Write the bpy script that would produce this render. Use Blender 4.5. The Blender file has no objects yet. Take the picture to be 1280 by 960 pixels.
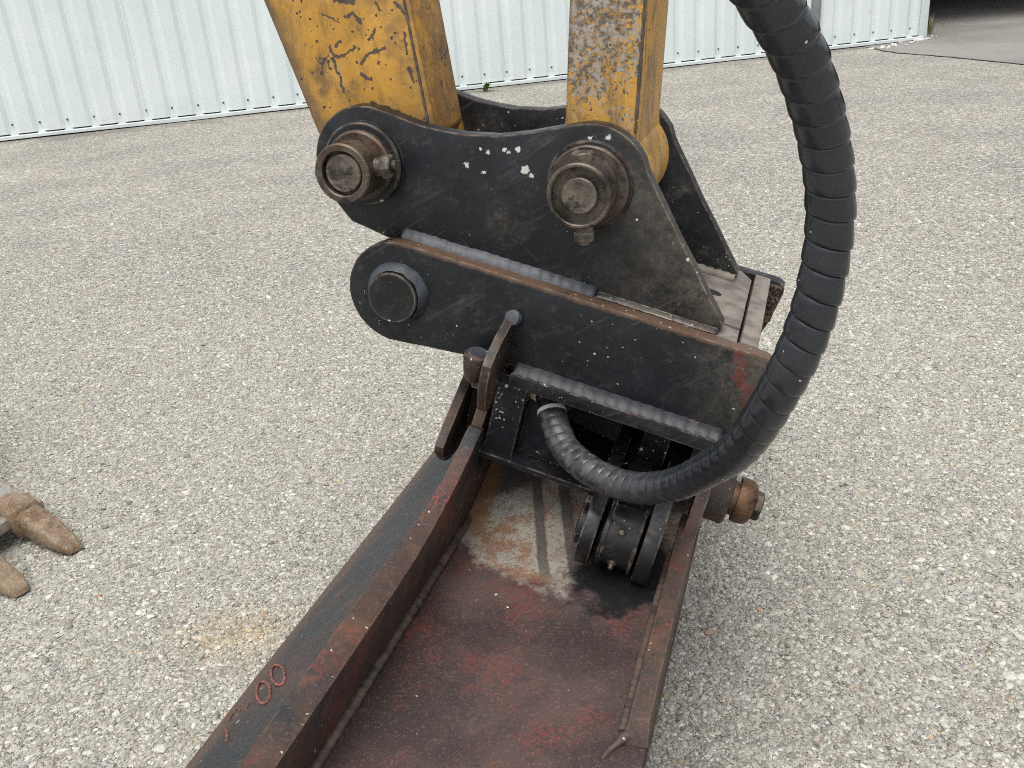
import bpy, bmesh, math, random
import numpy as np
from mathutils import Vector, Matrix, noise as mnoise
from math import radians, sin, cos, pi, atan, atan2, sqrt

random.seed(7)
rng = np.random.default_rng(11)
SC = bpy.context.scene
COL = SC.collection

# ------------------------------------------------------------------ camera
cd = bpy.data.cameras.new('camera')
cam = bpy.data.objects.new('camera', cd)
COL.objects.link(cam)
F = 1160.0
cd.sensor_fit = 'HORIZONTAL'
cd.sensor_width = 36.0
cd.lens = 36.0 * F / 1280.0
cd.clip_start = 0.02
cd.clip_end = 500
PITCH = atan(515 / 1160.0)
ROLL = radians(4.8)
CAMH = 1.2
_f = Vector((0, cos(PITCH), -sin(PITCH)))
_u = Vector((0, sin(PITCH), cos(PITCH)))
_r = Vector((1, 0, 0))
_right = _r * cos(ROLL) - _u * sin(ROLL)
_up = _u * cos(ROLL) + _r * sin(ROLL)
cam.matrix_world = Matrix(((_right.x, _up.x, -_f.x, 0), (_right.y, _up.y, -_f.y, 0),
                           (_right.z, _up.z, -_f.z, CAMH), (0, 0, 0, 1)))
SC.camera = cam

# ------------------------------------------------------------------ world, sun, exposure
SUN_DIR = Vector((-0.12, -0.34, 0.95)).normalized()        # towards the sun
wd = bpy.data.worlds.new('World')
SC.world = wd
wd.use_nodes = True
nt = wd.node_tree
nt.nodes.clear()
sky = nt.nodes.new('ShaderNodeTexSky')
sky.sky_type = 'NISHITA'
sky.sun_disc = False
sky.sun_elevation = math.asin(SUN_DIR.z)
sky.sun_rotation = atan2(SUN_DIR.x, SUN_DIR.y)
sky.air_density = 1.0
sky.dust_density = 4.0
hs = nt.nodes.new('ShaderNodeHueSaturation')
hs.inputs['Saturation'].default_value = 0.22
bg = nt.nodes.new('ShaderNodeBackground')
bg.inputs['Strength'].default_value = 0.15
wo = nt.nodes.new('ShaderNodeOutputWorld')
nt.links.new(sky.outputs[0], hs.inputs['Color'])
nt.links.new(hs.outputs[0], bg.inputs[0])
nt.links.new(bg.outputs[0], wo.inputs[0])
sl = bpy.data.lights.new('sun', 'SUN')
sl.energy = 1.1
sl.angle = radians(40)
sl.color = (1.0, 0.955, 0.89)
so = bpy.data.objects.new('sun', sl)
COL.objects.link(so)
so.rotation_euler = SUN_DIR.to_track_quat('Z', 'Y').to_euler()
SC.view_settings.view_transform = 'Standard'
SC.view_settings.look = 'None'
SC.view_settings.exposure = 0.66
SC.view_settings.gamma = 1.0
SC.cycles.filter_width = 1.05
SC.cycles.use_denoising = False

# ------------------------------------------------------------------ node helper
class NT:
    def __init__(s, name):
        s.m = bpy.data.materials.new(name)
        s.m.use_nodes = True
        s.t = s.m.node_tree
        s.b = s.t.nodes['Principled BSDF']
        s._obj = None
    def n(s, kind, **kw):
        o = s.t.nodes.new('ShaderNode' + kind)
        for k, v in kw.items():
            setattr(o, k, v)
        return o
    def link(s, a, b):
        s.t.links.new(a, b)
    def put(s, sock, v):
        if hasattr(v, 'is_output') or isinstance(v, bpy.types.NodeSocket):
            s.link(v, sock)
        elif isinstance(v, (tuple, list)) and len(v) == 3 and sock.type == 'RGBA':
            sock.default_value = (*v, 1)
        else:
            sock.default_value = v
    def obj(s):
        if s._obj is None:
            s._obj = s.n('TexCoord').outputs['Object']
        return s._obj
    def map(s, scale=(1, 1, 1), rot=(0, 0, 0), loc=(0, 0, 0), vec=None):
        o = s.n('Mapping')
        s.link(vec or s.obj(), o.inputs[0])
        o.inputs['Location'].default_value = loc
        o.inputs['Rotation'].default_value = rot
        o.inputs['Scale'].default_value = scale
        return o.outputs[0]
    def aniso(s, ang, sx, sz, loc=(0, 0, 0)):
        """coordinates stretched along a line that rises at ang in the x-z plane"""
        return s.map((sx, 1, sz), loc=loc, vec=s.map(rot=(0, ang, 0)))
    def noise(s, scale, detail=4, rough=.55, dist=0, vec=None, color=False):
        o = s.n('TexNoise')
        s.link(vec or s.obj(), o.inputs['Vector'])
        o.inputs['Scale'].default_value = scale
        o.inputs['Detail'].default_value = detail
        o.inputs['Roughness'].default_value = rough
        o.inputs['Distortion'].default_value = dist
        return o.outputs[1 if color else 0]
    def vor(s, scale, feature='F1', vec=None, rand=1.0):
        o = s.n('TexVoronoi', feature=feature)
        s.link(vec or s.obj(), o.inputs['Vector'])
        o.inputs['Scale'].default_value = scale
        o.inputs['Randomness'].default_value = rand
        return o
    def math(s, op, a, b=0.0, clamp=False):
        o = s.n('Math', operation=op, use_clamp=clamp)
        s.put(o.inputs[0], a)
        s.put(o.inputs[1], b)
        return o.outputs[0]
    def step(s, v, lo, hi, a=0.0, b=1.0):
        o = s.n('MapRange', interpolation_type='SMOOTHSTEP')
        s.put(o.inputs[0], v)
        for i, x in enumerate((lo, hi, a, b)):
            o.inputs[i + 1].default_value = x
        return o.outputs[0]
    def mix(s, f, a, b, mode='MIX'):
        o = s.n('Mix', data_type='RGBA', blend_type=mode)
        s.put(o.inputs[0], f)
        s.put(o.inputs[6], a)
        s.put(o.inputs[7], b)
        return o.outputs[2]
    def xyz(s, vec=None):
        o = s.n('SeparateXYZ')
        s.link(vec or s.obj(), o.inputs[0])
        return o.outputs
    def edge(s, r=.004, samples=4):
        b = s.n('Bevel', samples=samples)
        b.inputs['Radius'].default_value = r
        g = s.n('NewGeometry')
        d = s.n('VectorMath', operation='DOT_PRODUCT')
        s.link(b.outputs[0], d.inputs[0])
        s.link(g.outputs['Normal'], d.inputs[1])
        return s.step(s.math('SUBTRACT', 1.0, d.outputs['Value']), .01, .14)
    def chips(s, scale, size, amount, vec=None, seedloc=(0, 0, 0)):
        v = s.map(loc=seedloc, vec=vec)
        dist = s.n('VectorMath', operation='ADD')
        s.link(v, dist.inputs[0])
        nz = s.noise(scale * 1.6, 2, vec=v, color=True)
        sc = s.n('VectorMath', operation='SCALE')
        s.link(nz, sc.inputs[0])
        sc.inputs['Scale'].default_value = .9 / scale
        s.link(sc.outputs[0], dist.inputs[1])
        o = s.vor(scale, vec=dist.outputs[0])
        sep = s.n('SeparateColor')
        s.link(o.outputs['Color'], sep.inputs[0])
        thr = s.math('MULTIPLY', s.math('POWER', sep.outputs[1], 4.0), size)
        inside = s.math('LESS_THAN', o.outputs['Distance'], thr)
        pick = s.math('LESS_THAN', sep.outputs[0], amount)
        return s.math('MULTIPLY', inside, pick)
    def bump(s, h, strength=.4, dist=.002):
        o = s.n('Bump')
        o.inputs['Strength'].default_value = strength
        o.inputs['Distance'].default_value = dist
        s.put(o.inputs['Height'], h)
        s.link(o.outputs[0], s.b.inputs['Normal'])
    def out(s, col=None, rough=None, metal=None, spec=None):
        for k, v in (('Base Color', col), ('Roughness', rough), ('Metallic', metal), ('Specular IOR Level', spec)):
            if v is not None:
                s.put(s.b.inputs[k], v)
        return s.m

def mat_simple(name, col, rough=.5, metal=0.0, var=.25, scale=20):
    t = NT(name)
    nz = t.noise(scale, 5)
    c2 = tuple(x * (1 - var) for x in col)
    c3 = tuple(min(1, x * (1 + var)) for x in col)
    t.bump(t.noise(scale * 6, 3), .25, .001)
    return t.out(t.mix(t.step(nz, .35, .65), c2, c3), t.step(nz, .3, .7, rough - .08, rough + .1), metal)

def mat_black(name, dusty=0.35, chip=.12, rust=.55, base=(.0095, .0112, .0138), tail=None, red=False, rusty=False, spots=None, flaky=0):
    t = NT(name)
    big = t.noise(9, 6, .6)
    c = t.mix(t.step(big, .35, .7), tuple(x * .75 for x in base), tuple(x * 1.7 for x in base))
    # scuffed greyish zones and long scratches
    sc = t.noise(5, 8, .72, vec=t.aniso(.42, 1.6, 8))
    c = t.mix(t.math('MULTIPLY', t.step(sc, .55, .72), .50), c, (.060, .063, .064))
    sc2 = t.noise(4, 6, .6, dist=.35, vec=t.aniso(.50, 1.3, 30, (3, 1, 2)))
    c = t.mix(t.math('MULTIPLY', t.step(sc2, .62, .70), .36), c, (.105, .10, .09))
    sc3 = t.noise(5, 5, .6, dist=.4, vec=t.aniso(-.85, 1.8, 34, (1, 5, 6)))
    c = t.mix(t.math('MULTIPLY', t.step(sc3, .66, .73), .30), c, (.10, .096, .09))
    mott = t.noise(55, 6, .75, vec=t.map(loc=(6, 6, 6)))
    c = t.mix(t.math('MULTIPLY', t.step(mott, .52, .74), .42), c, (.075, .070, .064))
    c = t.mix(t.math('MULTIPLY', t.step(t.noise(18, 7, .7, vec=t.map(loc=(1, 6, 2))), .55, .66), .7), c, (.006, .0065, .0075))
    # dried mud film
    d = t.noise(6.5, 9, .68, dist=.4, vec=t.map(loc=(4, 2, 7)))
    lo = .62 - dusty * .22
    film = t.step(d, lo, lo + .16)
    if tail:                                      # this end carries more mud
        x = t.xyz()
        g = t.step(t.math('ADD', x[0], t.math('MULTIPLY', t.math('ADD', t.noise(9, 5, .65), -.5), .30)), tail[0], tail[1])
        mud = t.math('MULTIPLY', t.math('MULTIPLY', g, t.step(t.noise(30, 7, .7), .30, .60)), tail[2])
        c = t.mix(t.math('MULTIPLY', t.math('MULTIPLY', g, t.step(t.noise(14, 7, .72, vec=t.map(loc=(7, 1, 8))), .36, .56)), .62 * tail[2]), c,
                  t.mix(t.noise(65, 6, .75), (.030, .027, .022), (.105, .092, .070)))
        film = t.math('MAXIMUM', film, mud)
    fine = t.step(t.noise(85, 6, .7), .35, .62)
    film = t.math('MULTIPLY', film, t.math('MULTIPLY', fine, t.step(t.noise(210, 4, .8), .28, .62)))
    c = t.mix(t.math('MULTIPLY', film, .75), c, t.mix(t.noise(40, 3), (.075, .062, .046), (.15, .128, .098)))
    if red:                                       # a patch of red paint
        x = t.xyz()
        n = t.noise(22, 6, .7, color=False)
        px = t.math('ADD', x[0], t.math('MULTIPLY', t.math('ADD', n, -.5), .10))
        px = t.math('ADD', px, t.math('MULTIPLY', x[2], .28))
        band = t.math('MULTIPLY', t.step(px, .342, .354), t.step(px, .360, .376, 1, 0))
        band = t.math('MULTIPLY', band, t.math('MULTIPLY', t.step(t.noise(38, 6, .75), .40, .58), t.step(t.noise(180, 3, .7), .30, .55)))
        c = t.mix(t.math('MULTIPLY', band, .8), c, (.17, .028, .022))
    if rusty:
        rr = t.noise(17, 7, .7, vec=t.map(loc=(5, 3, 8)))
        c = t.mix(t.math('MULTIPLY', t.step(rr, .42, .62), .85), c, t.mix(t.noise(60, 4, .7), (.045, .022, .016), (.12, .060, .038)))
    if red:                                       # rusted upper edge of the lower plate
        x = t.xyz()
        bb = t.math('ADD', t.math('MULTIPLY', t.math('ADD', x[0], .12), .286), t.math('MULTIPLY', t.math('ADD', x[2], -.62), .9582))
        bb = t.math('ADD', bb, t.math('MULTIPLY', t.math('ADD', t.noise(60, 6, .75), -.5), .012))
        tp = t.math('MULTIPLY', t.step(bb, -.1095, -.1050), t.step(t.noise(25, 6, .7), .22, .45))
        c = t.mix(t.math('MULTIPLY', tp, .85), c, t.mix(t.noise(70, 5, .7), (.060, .034, .024), (.17, .105, .068)))
    # worn edges
    e = t.math('MULTIPLY', t.edge(.0045), t.step(t.noise(38, 6, .65), .56 - rust * .35, .58))
    c = t.mix(t.math('MULTIPLY', e, .85), c, t.mix(t.step(t.noise(60, 3), .4, .6), (.12, .062, .036), (.30, .25, .19)))
    ch = t.math('MAXIMUM', t.chips(105, .34, chip * 1.2), t.chips(230, .40, chip * 1.3, seedloc=(2, 5, 1)))
    if spots:
        x = t.xyz()
        best = None
        for sx, sz, sr in spots:
            e1 = t.math('ADD', x[0], -sx); e2 = t.math('ADD', x[2], -sz)
            d_ = t.math('ADD', t.math('SQRT', t.math('ADD', t.math('MULTIPLY', e1, e1), t.math('MULTIPLY', e2, e2))), -sr * .9)
            best = d_ if best is None else t.math('MINIMUM', best, d_)
        big_ch = t.step(t.math('ADD', best, t.math('MULTIPLY', t.math('ADD', t.noise(190, 3, .7), -.5), .014)), -.0006, .0004, 1, 0)
    zone = t.step(t.noise(9, 4, .6, vec=t.map(loc=(9, 9, 1))), .46, .56)
    ch = t.math('MULTIPLY', ch, zone) if flaky < 1 else ch
    if spots: ch = t.math('MAXIMUM', ch, big_ch)
    c = t.mix(ch, c, t.mix(t.noise(200, 3), (.34, .33, .30), (.66, .65, .61)))
    h = t.math('ADD', t.math('MULTIPLY', t.noise(110, 5, .6), .5), t.math('MULTIPLY', big, .9))
    h = t.math('ADD', h, t.math('MULTIPLY', film, .3))
    t.bump(h, .42, .0016)
    r = t.math('ADD', t.step(t.noise(24, 6), .3, .7, .30, .54), t.math('MULTIPLY', film, .32), True)
    return t.out(c, r, 0.0, .36)

def xxy(t):
    return t.xyz()[1]

def mat_yellow(name, scrape=False, edge_line=None, strokes=None):
    t = NT(name)
    big = t.noise(7, 7, .62)
    c = t.mix(t.step(big, .3, .7), (.39, .200, .028), (.56, .300, .048))
    c = t.mix(t.math('MULTIPLY', t.step(t.noise(16, 7, .7, vec=t.map(loc=(3, 3, 3))), .46, .68), .55), c, (.42, .27, .115))
    c = t.mix(t.math('MULTIPLY', t.step(t.noise(48, 8, .78, vec=t.map((1, 1, .7))), .50, .70), .50), c, (.26, .14, .038))
    c = t.mix(t.math('MULTIPLY', t.step(t.noise(26, 8, .75, vec=t.map((1.4, 1, .5), rot=(0, .4, 0), loc=(9, 1, 5))), .55, .68), .55), c, (.17, .115, .06))
    # brown grime
    g = t.noise(13, 9, .72, dist=.6, vec=t.map((1, 1, .6), loc=(1, 8, 4)))
    c = t.mix(t.math('MULTIPLY', t.step(g, .46, .64), .80), c, (.125, .078, .034))
    if edge_line:                                 # dirt caked along the left edge
        (px, pz), (nx, nz) = edge_line
        x = t.xyz()
        dd = t.math('ADD', t.math('MULTIPLY', t.math('ADD', x[0], -px), nx), t.math('MULTIPLY', t.math('ADD', x[2], -pz), nz))
        dd = t.math('ADD', dd, t.math('MULTIPLY', t.math('ADD', t.noise(16, 6, .7), -.5), .05))
        c = t.mix(t.math('MULTIPLY', t.step(dd, .006, .026, 1, 0), .85), c, t.mix(t.noise(60, 4), (.085, .050, .028), (.22, .15, .075)))
        dr = t.math('ADD', dd, t.math('MULTIPLY', t.noise(9, 5), .02))
        c = t.mix(t.math('MULTIPLY', t.math('MULTIPLY', t.step(dr, .145, .175), t.step(t.noise(34, 7, .7), .38, .58)), .6), c, (.15, .10, .055))
    if scrape:                                    # abraded to grey metal in the middle of the face
        n1 = t.noise(200, 5, .75)
        n2 = t.noise(17, 5, .65, vec=t.map((1, 1, .55), loc=(5, 0, 2)))
        x = t.xyz()
        sx0 = .156 * .9582
        best = None
        for (ax, az), (bx, bz), rr in (((.2098, .2899), (.2005, .2185), .050), ((.2005, .2185), (.1851, .1627), .042), ((.1851, .1627), (.1790, .1138), .026), ((.17, .10), (.215, .072), .012)):
            ax += sx0; bx += sx0; az -= .15; bz -= .15
            dx, dz = bx - ax, bz - az
            qx = t.math('ADD', x[0], -ax); qz = t.math('ADD', x[2], -az)
            h = t.math('ADD', t.math('MULTIPLY', qx, dx / (dx * dx + dz * dz)), t.math('MULTIPLY', qz, dz / (dx * dx + dz * dz)), True)
            ex = t.math('SUBTRACT', qx, t.math('MULTIPLY', h, dx)); ez = t.math('SUBTRACT', qz, t.math('MULTIPLY', h, dz))
            d2 = t.math('SUBTRACT', rr, t.math('SQRT', t.math('ADD', t.math('MULTIPLY', ex, ex), t.math('MULTIPLY', ez, ez))))
            best = d2 if best is None else t.math('MAXIMUM', best, d2)
        reach = t.math('ADD', t.math('MULTIPLY', best, 7.0), t.math('MULTIPLY', t.math('ADD', n2, -.5), 1.3))
        m = t.step(t.math('ADD', t.math('MINIMUM', reach, .09), t.math('MULTIPLY', t.math('ADD', n1, -.5), 1.5)), -.03, .07)
        m = t.math('MULTIPLY', m, t.step(reach, -.35, -.1))
        m = t.math('MULTIPLY', m, t.step(x[1], -.100, -.098, 1, 0))
        c = t.mix(m, c, t.mix(t.step(t.noise(140, 3), .4, .6), (.10, .085, .07), (.30, .28, .25)))
    # gouges: short curved strokes of bare dark metal
    for k, (s0, wdt, lim) in enumerate(((16, .012, .60),)):
        q = t.noise(s0, 2, .5, dist=.5, vec=t.map(loc=(k * 3.1, 7, k)))
        line = t.step(t.math('ABSOLUTE', t.math('ADD', q, -.5)), wdt * .6, wdt * 1.5, 1, 0)
        where = t.step(t.noise(9, 3, vec=t.map(loc=(k * 5 + 2, 1, 4))), lim, lim + .02)
        rag = t.step(t.noise(120, 3), .33, .45)
        c = t.mix(t.math('MULTIPLY', t.math('MULTIPLY', line, where), rag), c, (.055, .040, .034))
    if strokes:                                   # scrapes through to dark metal, each with its own course
        wv = t.n('VectorMath', operation='ADD')
        t.link(t.obj(), wv.inputs[0])
        ws = t.n('VectorMath', operation='SCALE')
        t.link(t.noise(75, 3, .6, color=True), ws.inputs[0]); ws.inputs['Scale'].default_value = .012
        t.link(ws.outputs[0], wv.inputs[1])
        xx = t.xyz(wv.outputs[0])
        off = -.006
        best = None
        for pts, wdt in strokes:
            for (ax, az), (bx, bz) in zip(pts, pts[1:]):
                dx, dz = bx - ax, bz - az
                L2 = dx * dx + dz * dz
                qx = t.math('ADD', xx[0], off - ax); qz = t.math('ADD', xx[2], off - az)
                h = t.math('ADD', t.math('MULTIPLY', qx, dx / L2), t.math('MULTIPLY', qz, dz / L2), True)
                ex = t.math('SUBTRACT', qx, t.math('MULTIPLY', h, dx)); ez = t.math('SUBTRACT', qz, t.math('MULTIPLY', h, dz))
                d2 = t.math('SQRT', t.math('ADD', t.math('MULTIPLY', ex, ex), t.math('MULTIPLY', ez, ez)))
                d2 = t.math('SUBTRACT', d2, wdt)
                best = d2 if best is None else t.math('MINIMUM', best, d2)
        rag = t.math('MULTIPLY', t.math('ADD', t.noise(160, 3), -.5), .004)
        st = t.step(t.math('ADD', best, rag), -.0004, .0006, 1, 0)
        st = t.math('MULTIPLY', st, t.step(xxy(t), -.099, -.098, 1, 0))
        c = t.mix(t.math('MULTIPLY', st, .93), c, t.mix(t.noise(90, 3), (.030, .024, .024), (.085, .07, .065)))
    pits = t.math('MULTIPLY', t.chips(85, .40, .34), t.step(t.noise(10, 3, vec=t.map(loc=(7, 2, 2))), .40, .60))
    pits = t.math('MAXIMUM', pits, t.chips(210, .55, .34, seedloc=(8, 1, 3)))
    c = t.mix(pits, c, (.060, .040, .030))
    e = t.math('MULTIPLY', t.edge(.010), t.step(t.noise(40, 6, .7), .30, .52))
    c = t.mix(t.math('MULTIPLY', e, .9), c, (.075, .045, .030))
    t.bump(t.math('ADD', t.noise(120, 4), t.math('MULTIPLY', pits, -1.5)), .35, .0014)
    return t.out(c, t.step(big, .3, .7, .38, .6), 0.0, .45)

def mat_rustpaint(name, blue=.5, red=.3, rust=.5, stretch=None, band=None):
    """old dark paint over red primer and rust"""
    t = NT(name)
    if stretch: t._obj = t.map(stretch)
    n1 = t.noise(6, 8, .66, dist=.3)
    c = t.mix(t.step(n1, .42, .56), (.054, .032, .024), (.017, .021, .025))
    if blue < .4:
        c = t.mix(t.step(n1, .42, .62), (.064, .041, .032), (.030, .026, .024))
    if band:                                      # paint has lasted in a strip beside the rail
        bx = t.math('ADD', t.xyz(t.n('TexCoord').outputs['Object'])[0], t.math('MULTIPLY', t.math('ADD', t.noise(9, 6, .7, vec=t.map(loc=(1, 4, 4))), -.5), .22))
        bm_ = t.math('MULTIPLY', t.step(bx, band[0] - .04, band[0] + .04), t.step(bx, band[1] - .02, band[1] + .02, 1, 0))
        bm_ = t.math('MULTIPLY', bm_, t.step(t.noise(13, 7, .75, vec=t.map(loc=(3, 9, 1))), .36, .58))
        c = t.mix(t.math('MULTIPLY', bm_, .8), c, t.mix(t.noise(30, 6, .7), (.013, .017, .021), (.028, .035, .042)))
        c = t.mix(t.math('MULTIPLY', t.step(bx, band[0] - .03, band[0] + .05, 1, 0), .6), c, t.mix(t.noise(40, 6, .7), (.055, .030, .024), (.12, .058, .040)))
    n2 = t.noise(11, 9, .72, vec=t.map(loc=(2, 7, 5)))
    c = t.mix(t.math('MULTIPLY', t.step(n2, .60 - rust * .18, .72), .75), c, (.125, .062, .038))
    n3 = t.noise(8, 7, .7, vec=t.map(loc=(8, 3, 1)))
    grain = t.step(t.noise(130, 4, .7), .42, .60)
    rd = t.math('MULTIPLY', t.step(n3, .66 - red * .22, .72), grain)
    c = t.mix(t.math('MULTIPLY', rd, .8), c, (.23, .038, .028))
    c = t.mix(t.math('MULTIPLY', t.step(t.noise(240, 2), .56, .70), .35), c, (.14, .11, .095))
    e = t.math('MULTIPLY', t.edge(.004), t.step(t.noise(40, 6, .65), .42, .56))
    c = t.mix(t.math('MULTIPLY', e, .7), c, (.17, .115, .075))
    c = t.mix(t.chips(150, .34, .07), c, (.42, .40, .36))
    t.bump(t.math('ADD', t.noise(160, 5, .7), t.math('MULTIPLY', n1, .8)), .45, .0016)
    return t.out(c, t.step(n2, .3, .7, .50, .72), 0.0, .4)

def mat_floor():
    """bucket top panel: matt dark brown with worn red paint"""
    t = NT('worn_red_panel')
    x = t.xyz()
    n1 = t.noise(5.5, 8, .68, dist=.3)
    c = t.mix(t.step(n1, .38, .64), (.036, .025, .023), (.070, .046, .042))
    n3 = t.noise(6.5, 7, .68, vec=t.map(loc=(8.3, 3.2, 1)))
    grain = t.step(t.noise(170, 4, .75), .40, .62)
    zone = t.step(n3, .46, .62)
    c = t.mix(t.math('MULTIPLY', t.math('MULTIPLY', zone, grain), .75), c, (.150, .040, .030))
    n4 = t.noise(9, 7, .7, vec=t.map(loc=(1.3, 6.2, 4)))
    c = t.mix(t.math('MULTIPLY', t.step(n4, .56, .68), .7), c, (.026, .028, .031))
    c = t.mix(t.math('MULTIPLY', t.step(t.noise(260, 3, .7), .52, .70), .4), c, (.17, .125, .11))
    # oily black patch under the cylinder eye
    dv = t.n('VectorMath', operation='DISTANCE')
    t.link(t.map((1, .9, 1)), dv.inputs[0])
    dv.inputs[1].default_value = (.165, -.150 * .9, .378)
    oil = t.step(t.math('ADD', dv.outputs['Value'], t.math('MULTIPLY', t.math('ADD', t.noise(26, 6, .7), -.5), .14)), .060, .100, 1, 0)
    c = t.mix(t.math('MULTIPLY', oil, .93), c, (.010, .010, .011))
    # the scoured patch that climbs under the hitch, with rust bloom and two dark slanting stripes
    m1 = t.noise(15, 8, .7, dist=.4)
    bare = t.mix(t.step(m1, .35, .65), (.30, .265, .21), (.22, .21, .19))
    r = t.noise(22, 8, .75, vec=t.map(loc=(4, 1, 2)))
    bare = t.mix(t.math('MULTIPLY', t.step(r, .47, .60), .80), bare, (.185, .085, .042))
    bare = t.mix(t.math('MULTIPLY', t.step(t.noise(150, 4, .7), .48, .64), .6), bare, (.085, .062, .045))
    wob = t.math('MULTIPLY', t.math('ADD', t.noise(10, 7, .7, vec=t.map(loc=(2, 2, 9))), -.5), .20)
    yy = t.math('ADD', t.math('ADD', x[1], wob), t.math('MULTIPLY', x[0], .35))
    inpatch = t.step(yy, -.200, -.165)
    right = t.step(t.math('ADD', x[0], wob), .10, .135, 1, 0)
    inpatch = t.math('MULTIPLY', inpatch, t.math('MAXIMUM', right, t.step(x[1], -.10, -.06)))
    c = t.mix(inpatch, c, bare)
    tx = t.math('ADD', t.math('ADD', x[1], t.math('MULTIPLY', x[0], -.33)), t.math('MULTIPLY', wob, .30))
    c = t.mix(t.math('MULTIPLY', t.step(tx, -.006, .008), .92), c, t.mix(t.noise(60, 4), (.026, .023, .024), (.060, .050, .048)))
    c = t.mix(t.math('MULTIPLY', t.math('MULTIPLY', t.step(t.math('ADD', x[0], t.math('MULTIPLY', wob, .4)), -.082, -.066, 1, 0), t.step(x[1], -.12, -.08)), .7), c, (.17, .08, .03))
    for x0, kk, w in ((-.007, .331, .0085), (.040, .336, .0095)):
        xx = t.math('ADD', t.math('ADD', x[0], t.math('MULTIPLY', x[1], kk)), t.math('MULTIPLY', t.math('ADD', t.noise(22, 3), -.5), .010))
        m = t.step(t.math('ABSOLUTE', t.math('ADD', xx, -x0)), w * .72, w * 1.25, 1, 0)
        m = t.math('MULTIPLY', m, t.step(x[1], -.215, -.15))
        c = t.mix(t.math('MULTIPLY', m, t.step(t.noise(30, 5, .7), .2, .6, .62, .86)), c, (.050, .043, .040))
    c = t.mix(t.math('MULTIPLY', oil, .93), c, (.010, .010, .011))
    c = t.mix(t.chips(120, .28, .05), c, (.55, .52, .48))
    t.bump(t.math('ADD', t.noise(190, 5, .75), n1), .5, .0014)
    return t.out(c, t.math('ADD', t.step(n1, .3, .7, .50, .72), t.math('MULTIPLY', oil, -.2)), 0.0, .4)

def mat_steel(name, col=(.105, .090, .072), rust=.4):
    t = NT(name)
    n1 = t.noise(30, 7, .65)
    c = t.mix(t.step(n1, .35, .65), tuple(x * .6 for x in col), tuple(x * 1.35 for x in col))
    c = t.mix(t.math('MULTIPLY', t.step(t.noise(45, 7, .7, vec=t.map(loc=(3, 1, 1))), .62 - rust * .2, .7), .8), c, (.12, .055, .028))
    s = t.noise(20, 4, .6, vec=t.map((2, 2, 26), rot=(0, .9, 0)))
    c = t.mix(t.math('MULTIPLY', t.step(s, .58, .68), .5), c, tuple(min(1, x * 2.2) for x in col))
    c = t.mix(t.math('MULTIPLY', t.edge(.002), .5), c, (.24, .21, .17))
    gr = t.noise(26, 7, .75, vec=t.map(loc=(7, 7, 1)))
    c = t.mix(t.math('MULTIPLY', t.step(gr, .5, .64), .85), c, (.014, .012, .010))
    t.bump(t.noise(150, 5, .7), .4, .001)
    return t.out(c, t.step(n1, .3, .7, .36, .58), .55, .5)

def mat_weld(name, col=(.042, .048, .058)):
    t = NT(name)
    n1 = t.noise(40, 6, .65)
    c = t.mix(t.step(n1, .35, .7), tuple(x * .75 for x in col), tuple(x * 1.4 for x in col))
    c = t.mix(t.math('MULTIPLY', t.step(t.noise(22, 6, .7), .58, .68), .6), c, (.10, .06, .04))
    c = t.mix(t.math('MULTIPLY', t.step(t.noise(33, 6, .7, vec=t.map(loc=(2, 5, 3))), .50, .64), .7), c, (.022, .024, .028))
    c = t.mix(t.chips(160, .32, .08), c, (.45, .44, .42))
    t.bump(t.noise(140, 5), .4, .0015)
    return t.out(c, .5, 0, .5)

def mat_hose():
    t = NT('spiral_hose_plastic')
    n1 = t.noise(14, 6, .6)
    c = t.mix(t.step(n1, .35, .7), (.016, .0188, .0225), (.029, .033, .039))
    at = t.n('Attribute', attribute_name='dusty')
    dust = t.math('MULTIPLY', at.outputs['Fac'], t.step(t.noise(70, 7, .7), .34, .66))
    c = t.mix(t.math('MULTIPLY', dust, .65), c, (.11, .105, .098))
    at2 = t.n('Attribute', attribute_name='lip')
    c = t.mix(t.math('MULTIPLY', at2.outputs['Fac'], .75), c, (.20, .20, .20))
    c = t.mix(t.math('MULTIPLY', t.step(t.noise(30, 8, .75, vec=t.map(loc=(3, 3, 3))), .58, .75), .25), c, (.09, .085, .08))
    c = t.mix(t.chips(200, .30, .05), c, (.5, .5, .48))
    t.bump(t.noise(90, 5), .2, .001)
    return t.out(c, t.math('ADD', t.step(n1, .3, .7, .14, .30), t.math('MULTIPLY', dust, .3)), 0, .5)

def mat_cladding():
    t = NT('white_sheet_metal')
    n1 = t.noise(1.3, 6, .6)
    c = t.mix(t.step(n1, .3, .7), (.60, .668, .668), (.655, .715, .712))
    st = t.noise(3, 6, .6, vec=t.map((6, 6, .5)))
    c = t.mix(t.math('MULTIPLY', t.step(st, .5, .75), .18), c, (.60, .62, .60))
    z = t.xyz()
    low = t.step(t.math('ADD', z[2], t.math('MULTIPLY', t.noise(9, 6, .7), .22)), .10, .30, 1, 0)
    c = t.mix(t.math('MULTIPLY', low, .22), c, (.48, .46, .41))
    c = t.mix(t.math('MULTIPLY', t.chips(9, .25, .25), .5), c, (.35, .34, .32))
    return t.out(c, .42, 0, .4)

def stone_palette():
    P = [((.44, .427, .39), 7), ((.52, .507, .468), 5), ((.385, .372, .34), 7), ((.33, .32, .29), 4), ((.265, .255, .232), 1.6),
         ((.64, .625, .585), 1.9), ((.43, .395, .335), 2.6), ((.355, .36, .36), .8), ((.50, .40, .27), .18), ((.42, .28, .20), .08),
         ((.39, .35, .30), 2.0), ((.19, .183, .165), .3)]
    w = np.array([p[1] for p in P])
    return np.array([p[0] for p in P]), w / w.sum()

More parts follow.
